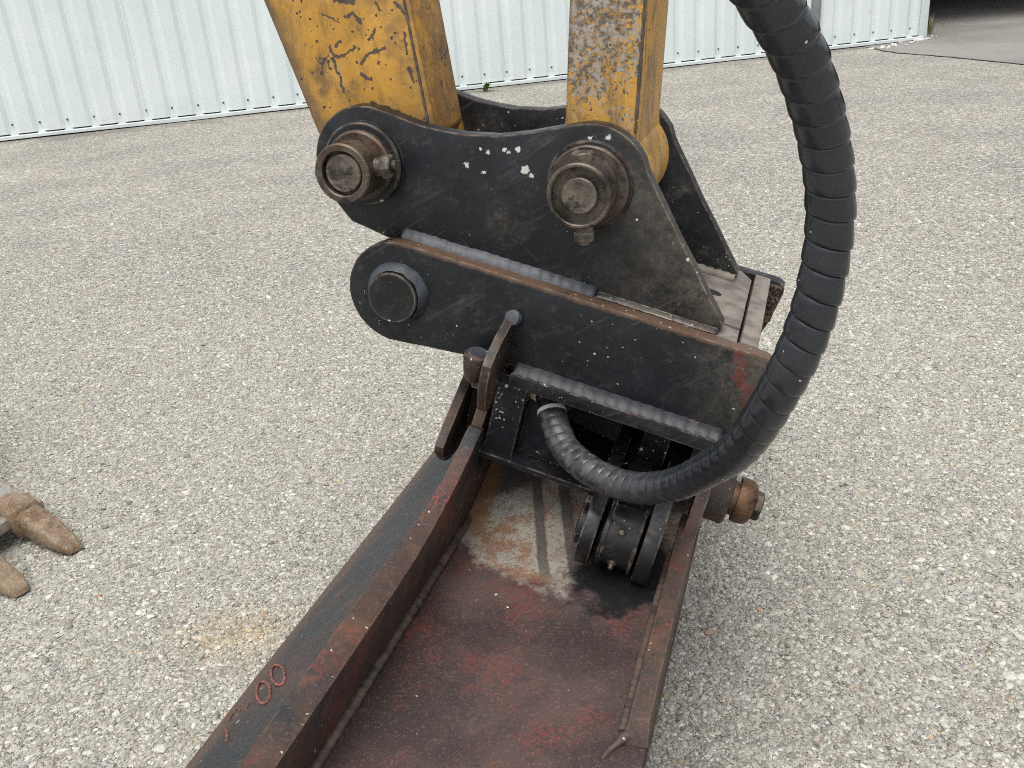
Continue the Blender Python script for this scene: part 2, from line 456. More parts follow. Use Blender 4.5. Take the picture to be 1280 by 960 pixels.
def mat_ground():
    """exposed aggregate concrete: where stones can be told apart they are real, this sheet is the binder and the far stones"""
    t = NT('exposed_aggregate')
    co = t.n('NewGeometry').outputs['Position']
    def layer(scale, loc):
        v = t.map(loc=loc, vec=co)
        o = t.vor(scale, vec=v)
        d = t.vor(scale, 'DISTANCE_TO_EDGE', vec=v)
        sep = t.n('SeparateColor')
        t.link(o.outputs['Color'], sep.inputs[0])
        rp = t.n('ValToRGB')
        t.link(sep.outputs[0], rp.inputs[0])
        cr = rp.color_ramp
        cr.interpolation = 'CONSTANT'
        stops = [(0, (.18, .17, .15)), (.14, (.27, .255, .225)), (.30, (.35, .33, .29)), (.48, (.43, .41, .36)), (.64, (.28, .275, .26)),
                 (.72, (.50, .48, .43)), (.86, (.60, .58, .53)), (.94, (.38, .32, .24)), (.985, (.40, .26, .17))]
        while len(cr.elements) < len(stops):
            cr.elements.new(.5)
        for e, (p, c) in zip(cr.elements, stops):
            e.position = p
            e.color = (*c, 1)
        return rp.outputs[0], d.outputs['Distance'], sep.outputs[1]
    c1, d1, k1 = layer(85, (0, 0, 0))
    c2, d2, k2 = layer(190, (3, 1, 0))
    binder = t.mix(t.noise(60, 4, vec=co), (.10, .094, .082), (.20, .19, .166))
    fine = t.mix(t.step(d2, .04, .16), binder, c2)
    big = t.math('MULTIPLY', t.step(d1, .05, .13), t.math('LESS_THAN', k1, .80))
    c = t.mix(big, fine, c1)
    c3, d3, k3 = layer(48, (7, 2, 0))
    c = t.mix(t.math('MULTIPLY', t.math('LESS_THAN', k3, .5), .55), c, c3)
    # dirt washed up along the foot of the wall
    dw = t.n('VectorMath', operation='DOT_PRODUCT')
    t.link(co, dw.inputs[0]); dw.inputs[1].default_value = (.22722303, -.97384275, 0)
    near = t.math('ADD', dw.outputs['Value'], 5.041 * .22722303 + 9.914 * .97384275)
    near = t.math('ADD', near, t.math('MULTIPLY', t.math('ADD', t.noise(2.2, 6, .7, vec=co), -.5), 1.6))
    c = t.mix(t.math('MULTIPLY', t.step(near, .05, .55, 1, 0), .5), c, (.12, .112, .098))
    # patchy tone and a few stains
    p = t.noise(1.1, 6, .62, vec=co)
    c = t.mix(1.0, c, t.mix(t.step(p, .3, .7), (.84, .84, .85), (1.06, 1.06, 1.04)), 'MULTIPLY')
    p2 = t.noise(.35, 5, .6, vec=t.map(loc=(4, 4, 0), vec=co))
    c = t.mix(t.math('MULTIPLY', t.step(p2, .55, .75), .25), c, (.24, .225, .20))
    pk = t.noise(38, 3, .7, vec=co)
    c = t.mix(1.0, c, t.mix(t.step(pk, .34, .66), (.74, .74, .74), (1.16, 1.16, 1.15)), 'MULTIPLY')
    h = t.math('ADD', t.math('MULTIPLY', t.step(d1, 0, .25), .9), t.math('MULTIPLY', t.step(d2, 0, .25), .35))
    t.bump(h, .55, .004)
    return t.out(c, .8, 0, .3)

def mat_asphalt():
    t = NT('smooth_asphalt')
    co = t.n('NewGeometry').outputs['Position']
    n1 = t.noise(.7, 6, .6, vec=co)
    c = t.mix(t.step(n1, .3, .7), (.165, .158, .146), (.235, .226, .21))
    c = t.mix(t.math('MULTIPLY', t.step(t.noise(70, 4, .7, vec=co), .45, .65), .5), c, (.33, .315, .29))
    n2 = t.noise(1.6, 7, .7, dist=1.2, vec=t.map((1, 3, 1), vec=co))
    c = t.mix(t.math('MULTIPLY', t.step(n2, .55, .70), .4), c, (.12, .115, .105))
    t.bump(t.noise(90, 4, vec=co), .4, .004)
    return t.out(c, .85, 0, .3)

def mat_stone():
    t = NT('aggregate_stone')
    at = t.n('Attribute', attribute_type='INSTANCER', attribute_name='tint')
    n = t.noise(3.0, 4, .65)
    c = t.mix(t.step(n, .3, .7), (.84, .83, .82), (1.1, 1.1, 1.1))
    c = t.mix(1.0, at.outputs['Color'], c, 'MULTIPLY')
    t.bump(t.noise(7, 3), .25, .05)
    return t.out(c, .62, 0, .4)

M = {}
M['black'] = mat_black('black_paint', .28, .22, .6)
M['black_tail'] = mat_black('black_paint_muddy_end', .25, .24, .7, tail=(.15, .30, 1.0), red=True)
M['black_ear'] = mat_black('black_paint_scuffed_ear', .36, .20, .9, tail=(.03, .19, .95), spots=[
    (-.038, .6351, .0062), (-.0306, .6285, .0036), (-.046, .6629, .0038), (-.0663, .6633, .0030), (-.0598, .66, .0028), (-.0893, .6606, .0030), (-.1003, .6662, .0020),
    (-.1222, .6439, .0038), (-.0029, .6077, .0028), (.0763, .6755, .0034), (.052, .6762, .0022), (-.0976, .6338, .0022)])
M['black_flaky'] = mat_black('black_paint_flaking', .35, .75, .6)
M['black_dirty'] = mat_black('black_paint_dusty', .8, .10, .7)
M['black_greasy'] = mat_black('black_paint_greasy', .15, .10, .3, base=(.008, .0085, .009))
M['mudcrust'] = mat_simple('rusty_mud_crust', (.075, .052, .036), .8, 0, .6, 60)
M['dusty_top'] = mat_simple('dusty_steel_top', (.17, .148, .125), .7, 0, .3, 35)
_l0, _l1 = (-.3505 * .9582 + .1566 * .2860, .3505 * .2860 + .1566 * .9582), (-.248 * .9582 - .0028 * .2860, .248 * .2860 - .0028 * .9582)
_ln = math.hypot(_l1[0] - _l0[0], _l1[1] - _l0[1])
_nrm = (-(_l1[1] - _l0[1]) / _ln, (_l1[0] - _l0[0]) / _ln)          # points into the plate
M['yellow'] = mat_yellow('yellow_paint_gouged', edge_line=((_l0[0] + .156 * .9582, _l0[1] - .15), _nrm), strokes=[
    ([(-.0494, .0314), (-.044, .0087), (-.0374, -.0266)], .0016), ([(-.0448, .022), (-.0294, .0212), (-.0105, .0333)], .0018),
    ([(.0325, .0272), (.0076, .022), (-.0051, .0095)], .0020), ([(-.0056, -.0037), (.0069, -.0123)], .0022), ([(-.0717, .0206), (-.0654, .0123), (-.0577, .02)], .0014),
    ([(-.015, .0709), (-.0067, .0755), (.0019, .0635)], .0024), ([(-.0522, .077), (-.0297, .0654)], .0012), ([(.0152, .0423), (.0212, .0522)], .0020),
    ([(.0557, .0853), (.0681, .0696)], .0016), ([(.0651, .0472), (.0657, .0191)], .0018), ([(.0663, .0009), (.0707, -.0176)], .0022), ([(.0294, .087), (.0338, .0768)], .0018),
    ([(.0049, -.0459), (.0327, -.0564), (.0571, -.0681)], .0050), ([(-.0395, .0349), (-.0325, .0397)], .0020), ([(-.03, .094), (-.005, .09)], .004)])
M['yellow_plain'] = mat_yellow('yellow_paint_worn')
M['yellow_scraped'] = mat_yellow('yellow_paint_scraped', True)
M['steel'] = mat_steel('oily_steel')
M['pin_face'] = mat_steel('worn_pin_face', (.17, .15, .122), .25)
M['steel_rust'] = mat_steel('rusty_steel', (.090, .072, .056), .7)
M['weld'] = mat_weld('painted_weld')
M['weld_dark'] = mat_weld('dark_painted_weld', (.018, .0205, .025))
M['weld_brown'] = mat_weld('brown_weld', (.085, .062, .048))
M['bucket_blue'] = mat_rustpaint('dark_bucket_paint', .6, .20, .35, (.6, 1.1, .6), band=(-.30, -.13))
M['bucket_rail'] = mat_rustpaint('rail_paint', .5, .70, .7)
M['bucket_rust'] = mat_rustpaint('rail_rust', .2, .35, .8)
M['lug'] = mat_black('black_paint_rusted_through', .7, .10, 1.3, base=(.020, .017, .016), rusty=True)
M['lug_dark'] = mat_black('black_paint_rust_spotted', .2, .12, 1.4, base=(.013, .014, .015))
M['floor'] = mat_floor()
M['hose'] = mat_hose()
M['rubber'] = mat_simple('black_rubber', (.016, .016, .017), .5)
M['tie'] = mat_simple('pale_clip_plastic', (.62, .61, .58), .45, 0, .1)
M['brown_mud'] = mat_simple('ochre_mud', (.40, .33, .22), .85, 0, .4, 80)
M['clad'] = mat_cladding()
M['flash'] = mat_simple('white_flashing', (.585, .64, .635), .4, 0, .06, 4)
M['screw'] = mat_simple('grey_screw', (.10, .105, .105), .4, .3)
M['pipe'] = mat_simple('grey_pipe', (.17, .18, .19), .45, 0, .1, 6)
M['ground'] = mat_ground()
M['asphalt'] = mat_asphalt()
M['stone'] = mat_stone()
M['leaf'] = mat_simple('weed_green', (.075, .13, .028), .6, 0, .5, 40)
M['straw'] = mat_simple('dry_grass', (.20, .19, .075), .7, 0, .4, 40)
M['shed'] = mat_simple('shed_sheet', (.30, .30, .29), .7, 0, .15, 3)
M['plinth'] = mat_simple('concrete_plinth', (.16, .155, .145), .85, 0, .3, 12)
M['tooth'] = mat_rustpaint('tooth_metal', .2, .1, .9)
def mat_tooth():
    t = NT('worn_tooth_metal')
    n1 = t.noise(14, 7, .68)
    c = t.mix(t.step(n1, .35, .62), (.15, .088, .045), (.28, .205, .13))
    c = t.mix(t.math('MULTIPLY', t.step(t.noise(90, 5, .7), .50, .66), .55), c, (.36, .32, .27))
    c = t.mix(t.math('MULTIPLY', t.step(t.noise(20, 6, .7, vec=t.map(loc=(2, 2, 2))), .58, .68), .8), c, (.30, .12, .035))
    t.bump(t.math('ADD', t.noise(55, 8, .8), t.math('MULTIPLY', n1, 1.5)), .8, .007)
    return t.out(c, .55, .1, .5)
M['tooth'] = mat_tooth()
def mat_lip():
    t = NT('scuffed_bucket_paint')
    n1 = t.noise(12, 7, .7, dist=.5)
    c = t.mix(t.step(n1, .40, .58), (.20, .185, .155), (.33, .325, .29))
    c = t.mix(t.math('MULTIPLY', t.step(t.noise(17, 7, .7, vec=t.map(loc=(6, 2, 2))), .52, .62), .85), c, (.15, .075, .045))
    e = t.math('MULTIPLY', t.edge(.008), t.step(t.noise(40, 6, .65), .3, .5))
    c = t.mix(e, c, (.13, .055, .03))
    t.bump(t.noise(60, 6, .7), .5, .003)
    return t.out(c, .6, .1, .4)
M['lip'] = mat_lip()
def mat_mark():
    t = NT('worn_red_marker')
    c = t.mix(t.step(t.noise(130, 4), .42, .58), (.075, .036, .030), (.30, .075, .055))
    return t.out(c, .6)
M['mark'] = mat_mark()

# ------------------------------------------------------------------ object helpers
ORG = Vector((-.04663, 1.25156, .93851))       # machine origin: middle between the two hitch pins
YAW = atan2(-.3306416, .94375639)
UX = Vector((cos(YAW), sin(YAW), 0))
VX = Vector((-sin(YAW), cos(YAW), 0))
TH = radians(16.62)                             # the hitch leans down to the right by this much
CT, ST = cos(TH), sin(TH)

def ab(a, v, b):                                # hitch coordinates -> machine coordinates
    return Vector((a * CT + b * ST, v, -a * ST + b * CT))

def to_world(p):
    return ORG + UX * p[0] + VX * p[1] + Vector((0, 0, p[2]))

def setprops(o, label=None, cat=None, group=None, kind=None):
    if label: o['label'] = label
    if cat: o['category'] = cat
    if group: o['group'] = group
    if kind: o['kind'] = kind
    return o

def empty(name, loc, yaw=0.0, **kw):
    o = bpy.data.objects.new(name, None)
    o.empty_display_size = .1
    COL.objects.link(o)
    o.location = loc
    o.rotation_euler = (0, 0, yaw)
    return setprops(o, **kw)

def machine_thing(name, base, **kw):            # an Empty at machine point base; parts are given in machine coordinates
    o = empty(name, to_world(base), YAW, **kw)
    BASE[o.name] = Vector(base)
    return o
BASE = {}

def finish(bm, bevel=0.0, seg=2, sharp=32):
    bmesh.ops.remove_doubles(bm, verts=bm.verts, dist=1e-5)
    bmesh.ops.recalc_face_normals(bm, faces=bm.faces)
    if bevel > 0:
        es = [e for e in bm.edges if len(e.link_faces) == 2 and e.calc_face_angle(0) > radians(38)]
        if es:
            bmesh.ops.bevel(bm, geom=es, offset=bevel, segments=seg, profile=.6, affect='EDGES', clamp_overlap=True)
    for f in bm.faces:
        f.smooth = True
    for e in bm.edges:
        if len(e.link_faces) == 2 and e.calc_face_angle(0) > radians(sharp):
            e.smooth = False
    return bm

def link_mesh(name, bm, mat, parent=None, base=None):
    me = bpy.data.meshes.new(name)
    if base is not None:
        bmesh.ops.translate(bm, verts=bm.verts, vec=-Vector(base))
    bm.to_mesh(me)
    bm.free()
    me.materials.append(mat)
    o = bpy.data.objects.new(name, me)
    COL.objects.link(o)
    if parent:
        o.parent = parent
    return o

def part(name, bm, mat, thing, parent=None, label=None):
    o = link_mesh(name, bm, mat, parent or thing, BASE[thing.name])
    if label: o['label'] = label
    return o

def prism(bm, pts, fn, t0, t1, bevel=.0015):
    """polygon pts extruded between t0 and t1, placed with fn(p, q, t)"""
    b2 = bmesh.new()
    n = len(pts)
    v0 = [b2.verts.new(fn(p[0], p[1], t0)) for p in pts]
    v1 = [b2.verts.new(fn(p[0], p[1], t1)) for p in pts]
    b2.faces.new(v0)
    b2.faces.new(v1[::-1])
    for i in range(n):
        j = (i + 1) % n
        b2.faces.new((v0[j], v0[i], v1[i], v1[j]))
    finish(b2, bevel)
    merge(bm, b2)

def merge(bm, b2):
    me = bpy.data.meshes.new('tmp')
    b2.to_mesh(me)
    b2.free()
    bm.from_mesh(me)
    bpy.data.meshes.remove(me)

f_abv = lambda a, b, v: ab(a, v, b)             # outline in (a,b), thickness along v
f_vba = lambda v, b, a: ab(a, v, b)             # outline in (v,b), thickness along a
f_uwv = lambda u, w, v: Vector((u, v, w))       # outline in (u,w), thickness along v
f_avb = lambda a, v, b: ab(a, v, b)             # outline in (a,v), thickness along b

def lathe(bm, prof, c, axis, n=40, start=0.0, sx=None, bevel=0):
    """prof: list of (r, t) along axis from centre c"""
    axis = Vector(axis).normalized()
    x = axis.orthogonal().normalized() if sx is None else Vector(sx).normalized()
    y = axis.cross(x)
    b2 = bmesh.new()
    rings = []
    for r, t in prof:
        if r <= 1e-6:
            rings.append([b2.verts.new(c + axis * t)])
        else:
            rings.append([b2.verts.new(c + axis * t + (x * cos(2 * pi * k / n + start) + y * sin(2 * pi * k / n + start)) * r) for k in range(n)])
    for A, B in zip(rings, rings[1:]):
        for k in range(n):
            j = (k + 1) % n
            if len(A) == 1 and len(B) == 1: continue
            if len(A) == 1: b2.faces.new((A[0], B[j], B[k]))
            elif len(B) == 1: b2.faces.new((A[k], A[j], B[0]))
            else: b2.faces.new((A[k], A[j], B[j], B[k]))
    finish(b2, bevel)
    merge(bm, b2)

def catmull(P, n=6, closed=False):
    P = [Vector(p) for p in P]
    out = []
    m = len(P)
    for i in range(m if closed else m - 1):
        p0 = P[(i - 1) % m] if closed or i > 0 else P[i] * 2 - P[i + 1]
        p1, p2 = P[i], P[(i + 1) % m]
        p3 = P[(i + 2) % m] if closed or i + 2 < m else P[-1] * 2 - P[-2]
        for k in range(n):
            t = k / n
            out.append(.5 * ((2 * p1) + (p2 - p0) * t + (2 * p0 - 5 * p1 + 4 * p2 - p3) * t * t + (3 * p1 - p0 - 3 * p2 + p3) * t ** 3))
    if not closed: out.append(P[-1])
    return out

def tube(bm, path, rad, n=10, ripple=0.0, caps=True, flat=1.0, updir=None):
    """tube along path with optional weld ripples"""
    b2 = bmesh.new()
    rings = []
    path = [Vector(p) for p in path]
    ref = Vector(updir) if updir else None
    for i, p in enumerate(path):
        t = (path[min(i + 1, len(path) - 1)] - path[max(i - 1, 0)]).normalized()
        if ref is None: ref = t.orthogonal()
        x = (ref - t * ref.dot(t)).normalized()
        ref = x
        y = t.cross(x)
        r = rad[i] if isinstance(rad, (list, tuple)) else rad
        if ripple:
            r *= 1 + ripple * (mnoise.noise(p * 260) * .8 + .5 * sin(i * 1.9))
        rings.append([b2.verts.new(p + (x * cos(2 * pi * k / n) * flat + y * sin(2 * pi * k / n)) * r) for k in range(n)])
    for A, B in zip(rings, rings[1:]):
        for k in range(n):
            j = (k + 1) % n
            b2.faces.new((A[k], A[j], B[j], B[k]))
    if caps:
        b2.faces.new(rings[0][::-1])
        b2.faces.new(rings[-1])
    finish(b2, 0, sharp=60)
    merge(bm, b2)

def fillet(bm, p, q, e1, e2, n, wob=.0012):
    """weld fillet from p to q filling the corner between directions e1 and e2, with an uneven toe"""
    p, q, e1, e2 = Vector(p), Vector(q), Vector(e1), Vector(e2)
    b2 = bmesh.new(); rows = []
    for i in range(n + 1):
        c = p.lerp(q, i / n)
        k1 = 1 + wob * 60 * mnoise.noise(c * 45) + .05 * sin(i * 1.3); k2 = 1 + wob * 90 * mnoise.noise(c * 38 + Vector((4, 2, 1))) + .04 * sin(i * 1.3 + .8)
        if i in (0, n): k1 *= .4; k2 *= .4
        row = [c]
        for t in (0, .25, .5, .75, 1):
            row.append(c + e1 * k1 * (1 - t) + e2 * k2 * t + (e1 + e2) * .10 * sin(pi * t) * (1 + .5 * mnoise.noise(c * 120 + Vector((t, 0, 0)))))
        rows.append([b2.verts.new(v) for v in row])
    for A, B in zip(rows, rows[1:]):
        for k in range(6):
            j = (k + 1) % 6
            b2.faces.new((A[k], A[j], B[j], B[k]))
    b2.faces.new(rows[0]); b2.faces.new(rows[-1][::-1])
    finish(b2, 0, sharp=70); merge(bm, b2)

def line(p, q, n=30):
    p, q = Vector(p), Vector(q)
    return [p.lerp(q, i / n) for i in range(n + 1)]

def box(bm, lo, hi, fn=None, bevel=.0015):
    prism(bm, [(lo[0], lo[1]), (hi[0], lo[1]), (hi[0], hi[1]), (lo[0], hi[1])],
          fn or (lambda x, y, z: Vector((x, y, z))), lo[2], hi[2], bevel)

def jag(pts, amp, n):
    """subdivide an outline and roughen it a little, like a flame-cut edge"""
    out = []
    m = len(pts)
    for i in range(m):
        p, q = Vector(pts[i]).to_3d(), Vector(pts[(i + 1) % m]).to_3d()
        k = max(1, int((q - p).length / n))
        for j in range(k):
            r = p.lerp(q, j / k)
            r = r + Vector((mnoise.noise(r * 90 + Vector((0, 0, 3))), mnoise.noise(r * 90 + Vector((5, 0, 0))), 0)) * amp
            out.append((r.x, r.y))
    return out

def arc(cx, cy, r, a0, a1, n):
    return [(cx + r * cos(radians(a0 + (a1 - a0) * k / n)), cy + r * sin(radians(a0 + (a1 - a0) * k / n))) for k in range(n + 1)]

def hexbolt(bm, c, axis, r, h, sx=None):
    lathe(bm, [(0, 0), (r, 0), (r, h * .82), (r * .88, h), (0, h)], c, axis, 6, 0.0, sx, .0008)

# ================================================================== GROUND
bm = bmesh.new()
box_ = [(-60, -30), (60, -30), (60, 90), (-60, 90)]
f = bm.faces.new([bm.verts.new((x, y, 0)) for x, y in box_])
setprops(link_mesh('ground', bm, M['ground']), kind='structure')

bm = bmesh.new()
edge_pts = [(4.72, 12.0), (4.70, 11.25), (4.86, 10.6), (4.98, 10.1), (5.16, 9.2), (5.6, 7.2), (6.2, 4.0)]
cur = catmull([Vector((x, y, 0)) for x, y in edge_pts], 8)
rim = [Vector((p.x + .03 * mnoise.noise(p * 6), p.y, .004)) for p in cur]
poly = rim + [Vector((30, 4, .004)), Vector((30, 60, .004)), Vector((4.72, 60, .004))]
top = [bm.verts.new(p) for p in poly]
bm.faces.new(top)
bmesh.ops.triangulate(bm, faces=bm.faces)
setprops(link_mesh('asphalt_apron', bm, M['asphalt']), kind='structure')
# open joint between the two surfaces
bm = bmesh.new()
for i in range(len(rim) - 1):
    a, b = rim[i], rim[i + 1]
    w = .012 + .010 * (mnoise.noise(a * 5) + .5)
    va = [bm.verts.new(p) for p in (a + Vector((-w, 0, .003)), a + Vector((w, 0, .003)), b + Vector((w, 0, .003)), b + Vector((-w, 0, .003)))]
    bm.faces.new(va)
setprops(link_mesh('asphalt_joint', bm, mat_simple('joint_dirt', (.075, .07, .06), .9, 0, .4, 30)), kind='structure')

# ---- loose-looking embedded stones (geometry nodes, one object)
def stones():
    pts, sc, rot, tint, kind = [], [], [], [], []
    pal, pw = stone_palette()
    fx = .80
    def scatter(step, size, ymax, keep, lift):
        xs = np.arange(-fx * ymax - 1.0, fx * ymax + 1.0, step)
        ys = np.arange(.55, ymax, step)
        X, Y = np.meshgrid(xs, ys)
        X = X.ravel() + rng.uniform(-.5, .5, X.size) * step
        Y = Y.ravel() + rng.uniform(-.5, .5, Y.size) * step
        d = np.hypot(X, Y)
        ok = (np.abs(X) < fx * Y + .35 + rng.normal(0, .35, X.size)) & (d < ymax) & (rng.random(X.size) < keep * np.clip((ymax - d) / (ymax * .55), 0, 1))
        X, Y = X[ok], Y[ok]
        n = X.size
        s = size * np.exp(rng.normal(0, .30, n))
        s3 = np.stack([s * rng.uniform(.85, 1.35, n), s * rng.uniform(.65, 1.0, n), s * rng.uniform(.30, .48, n)], 1)
        pts.append(np.stack([X, Y, lift * s3[:, 2]], 1))
        sc.append(s3)
        rot.append(np.stack([rng.normal(0, .16, n), rng.normal(0, .16, n), rng.uniform(0, 6.28, n)], 1))
        c = pal[rng.choice(len(pal), n, p=pw)] * rng.uniform(.80, 1.20, (n, 1)) * np.array([.858, .868, .832])
        st = np.exp(-((X + .60) ** 2 + (Y - 1.56) ** 2 * 2.2) / .012)[:, None] * np.clip(rng.normal(.6, .4, (n, 1)), 0, 1)
        c = c * (1 - st) + c * np.array([1.10, .90, .58]) * st
        tint.append(np.clip(c, 0, .85))
        kind.append(rng.integers(0, 6, n))
    scatter(.0056, .0027, 4.4, .88, .14)
    scatter(.0088, .0039, 6.8, .72, .16)
    scatter(.0240, .0057, 7.5, .36, .12)
    P = np.concatenate(pts); S = np.concatenate(sc); R = np.concatenate(rot); T = np.concatenate(tint); K = np.concatenate(kind)
    n = len(P)
    me = bpy.data.meshes.new('gravel_stones')
    me.vertices.add(n)
    me.vertices.foreach_set('co', P.astype(np.float32).ravel())
    for nm, ty, arr, key in (('scl', 'FLOAT_VECTOR', S, 'vector'), ('rot', 'FLOAT_VECTOR', R, 'vector')):
        at = me.attributes.new(nm, ty, 'POINT')
        at.data.foreach_set(key, arr.astype(np.float32).ravel())
    at = me.attributes.new('tint', 'FLOAT_COLOR', 'POINT')
    at.data.foreach_set('color', np.concatenate([T, np.ones((n, 1))], 1).astype(np.float32).ravel())
    at = me.attributes.new('pick', 'INT', 'POINT')
    at.data.foreach_set('value', K.astype(np.int32))
    me.materials.append(M['stone'])
    ob = bpy.data.objects.new('gravel_stones', me)
    COL.objects.link(ob)
    setprops(ob, label='small rounded grey and cream stones exposed in the concrete yard', cat='gravel', kind='stuff')
    g = bpy.data.node_groups.new('gravel', 'GeometryNodeTree')
    g.interface.new_socket('Geometry', in_out='INPUT', socket_type='NodeSocketGeometry')
    g.interface.new_socket('Geometry', in_out='OUTPUT', socket_type='NodeSocketGeometry')
    N = lambda k: g.nodes.new(k)
    L = g.links.new
    gi, go = N('NodeGroupInput'), N('NodeGroupOutput')
    join = N('GeometryNodeJoinGeometry')
    for k in range(6):
        ico = N('GeometryNodeMeshIcoSphere')
        ico.inputs['Radius'].default_value = 1.0
        ico.inputs['Subdivisions'].default_value = 3
        sp = N('GeometryNodeSetPosition')
        L(ico.outputs[0], sp.inputs['Geometry'])
        pos = N('GeometryNodeInputPosition')
        nz = N('ShaderNodeTexNoise')
        add = N('ShaderNodeVectorMath'); add.operation = 'ADD'
        add.inputs[1].default_value = (k * 7.3, k * 3.1, 2.0)
        L(pos.outputs[0], add.inputs[0]); L(add.outputs[0], nz.inputs['Vector'])
        nz.inputs['Scale'].default_value = .85
        nz.inputs['Detail'].default_value = 1.0
        sub = N('ShaderNodeVectorMath'); sub.operation = 'SUBTRACT'
        sub.inputs[1].default_value = (.5, .5, .5)
        L(nz.outputs[1], sub.inputs[0])
        scl = N('ShaderNodeVectorMath'); scl.operation = 'SCALE'
        scl.inputs['Scale'].default_value = 1.5
        L(sub.outputs[0], scl.inputs[0]); L(scl.outputs[0], sp.inputs['Offset'])
        sm = N('GeometryNodeSetShadeSmooth')
        L(sp.outputs[0], sm.inputs[0])
        g2i = N('GeometryNodeGeometryToInstance')
        L(sm.outputs[0], g2i.inputs[0]); L(g2i.outputs[0], join.inputs[0])
    m2p = N('GeometryNodeMeshToPoints')
    L(gi.outputs[0], m2p.inputs[0])
    iop = N('GeometryNodeInstanceOnPoints')
    L(m2p.outputs[0], iop.inputs['Points']); L(join.outputs[0], iop.inputs['Instance'])
    iop.inputs['Pick Instance'].default_value = True
    def named(nm, ty):
        a = N('GeometryNodeInputNamedAttribute'); a.data_type = ty
        a.inputs['Name'].default_value = nm
        return a.outputs[0]
    L(named('pick', 'INT'), iop.inputs['Instance Index'])
    L(named('scl', 'FLOAT_VECTOR'), iop.inputs['Scale'])
    e2r = N('FunctionNodeEulerToRotation')
    L(named('rot', 'FLOAT_VECTOR'), e2r.inputs[0]); L(e2r.outputs[0], iop.inputs['Rotation'])
    smat = N('GeometryNodeSetMaterial')
    smat.inputs['Material'].default_value = M['stone']
    L(iop.outputs[0], smat.inputs[0]); L(smat.outputs[0], go.inputs[0])
    md = ob.modifiers.new('gravel', 'NODES')
    md.node_group = g
    return n
N_STONES = stones()

# ================================================================== WHITE CLAD BUILDING
WA = Vector((-5.041, 9.914, 0))
WD = Vector((.97384275, .22722303, 0))
WN = Vector((.22722303, -.97384275, 0))         # faces the yard
WYAW = atan2(WD.y, WD.x)
hall = empty('clad_building', WA, WYAW, label='long white building clad in ribbed sheet metal with screws along its foot', cat='building')
# local frame: x along the wall, -y towards the yard
PITCHW = .2632
def profile(x):
    """height of the sheet above the valley at x: narrow valley at each screw line"""
    ph = ((x - .16) / PITCHW) % 1.0
    d = min(ph, 1 - ph)
    if d < .09: return 0.0
    if d < .26: return .020 * (d - .09) / .17
    return .020
def sheet(x0, x1, z0, z1, off):
    bm = bmesh.new()
    xs = {x0, x1}
    k = math.floor((x0 - .16) / PITCHW) - 1
    while .16 + k * PITCHW < x1 + PITCHW:
        c = .16 + k * PITCHW
        for q in (-.5, -.26, -.09, .09, .26):
            x = c + q * PITCHW
            if x0 < x < x1: xs.add(x)
        k += 1
    xs = sorted(xs)
    T = .0012
    rows = []
    for x in xs:
        y = -profile(x) - off
        rows.append([bm.verts.new((x, y, z0)), bm.verts.new((x, y, z1)), bm.verts.new((x, y + T, z0)), bm.verts.new((x, y + T, z1))])
    for A, B in zip(rows, rows[1:]):
        bm.faces.new((A[0], B[0], B[1], A[1]))
        bm.faces.new((A[2], A[3], B[3], B[2]))
        bm.faces.new((A[0], A[2], B[2], B[0]))
        bm.faces.new((A[1], B[1], B[3], A[3]))
    bm.faces.new((rows[0][0], rows[0][1], rows[0][3], rows[0][2]))
    bm.faces.new((rows[-1][0], rows[-1][2], rows[-1][3], rows[-1][1]))
    for f in bm.faces: f.smooth = False
    return bm
x = -3.0 + .16 - PITCHW * .06
wpan = PITCHW * 5
first_x = .16 - PITCHW * 15.08
i = 0
x = first_x
while x < 10.80:
    x1 = min(x + wpan + .018, 10.855)
    link_mesh('cladding_panel', sheet(x, x1, .062, 4.2, .010 + (.0035 if i % 2 else 0)), M['clad'], hall)
    x += wpan
    i += 1
bm = bmesh.new(); box(bm, (first_x, .03, .0), (10.86, 9.0, 4.1), bevel=0)
link_mesh('wall_core', bm, M['plinth'], hall)
bm = bmesh.new(); box(bm, (first_x, -.060, 4.1), (10.92, 9.0, 4.28), bevel=.01)
link_mesh('roof_edge', bm, M['flash'], hall)
# base flashing: a folded strip standing a little off the ground, buried at its right end
bm = bmesh.new()
xs = np.linspace(first_x, 10.86, 64)
prev = None
for x in xs:
    z = .012 + .006 * mnoise.noise(Vector((x * .8, 0, 0)))
    pr = [(x, .028, .050), (x, -.052, .047), (x, -.058, .043), (x, -.058, z), (x, -.050, z), (x, .02, z + .01)]
    cur_ = [bm.verts.new(p) for p in pr]
    if prev:
        for k in range(len(pr) - 1):
            bm.faces.new((prev[k], cur_[k], cur_[k + 1], prev[k + 1]))
    prev = cur_
k = -20
while .16 + k * PITCHW < 10.8:
    c = .16 + k * PITCHW
    if c > first_x + .1:
        box(bm, (c - .040, -.0155, .044), (c + .040, -.0100, .080), bevel=.001)
    k += 1
link_mesh('base_flashing', bm, M['flash'], hall)
# corner trim
bm = bmesh.new()
prism(bm, [(10.80, -.052), (10.915, -.052), (10.915, .35), (10.905, .35), (10.905, -.042), (10.80, -.042)], lambda p, q, t: Vector((p, q, t)), .035, 4.15, .003)
link_mesh('corner_trim', bm, M['clad'], hall)
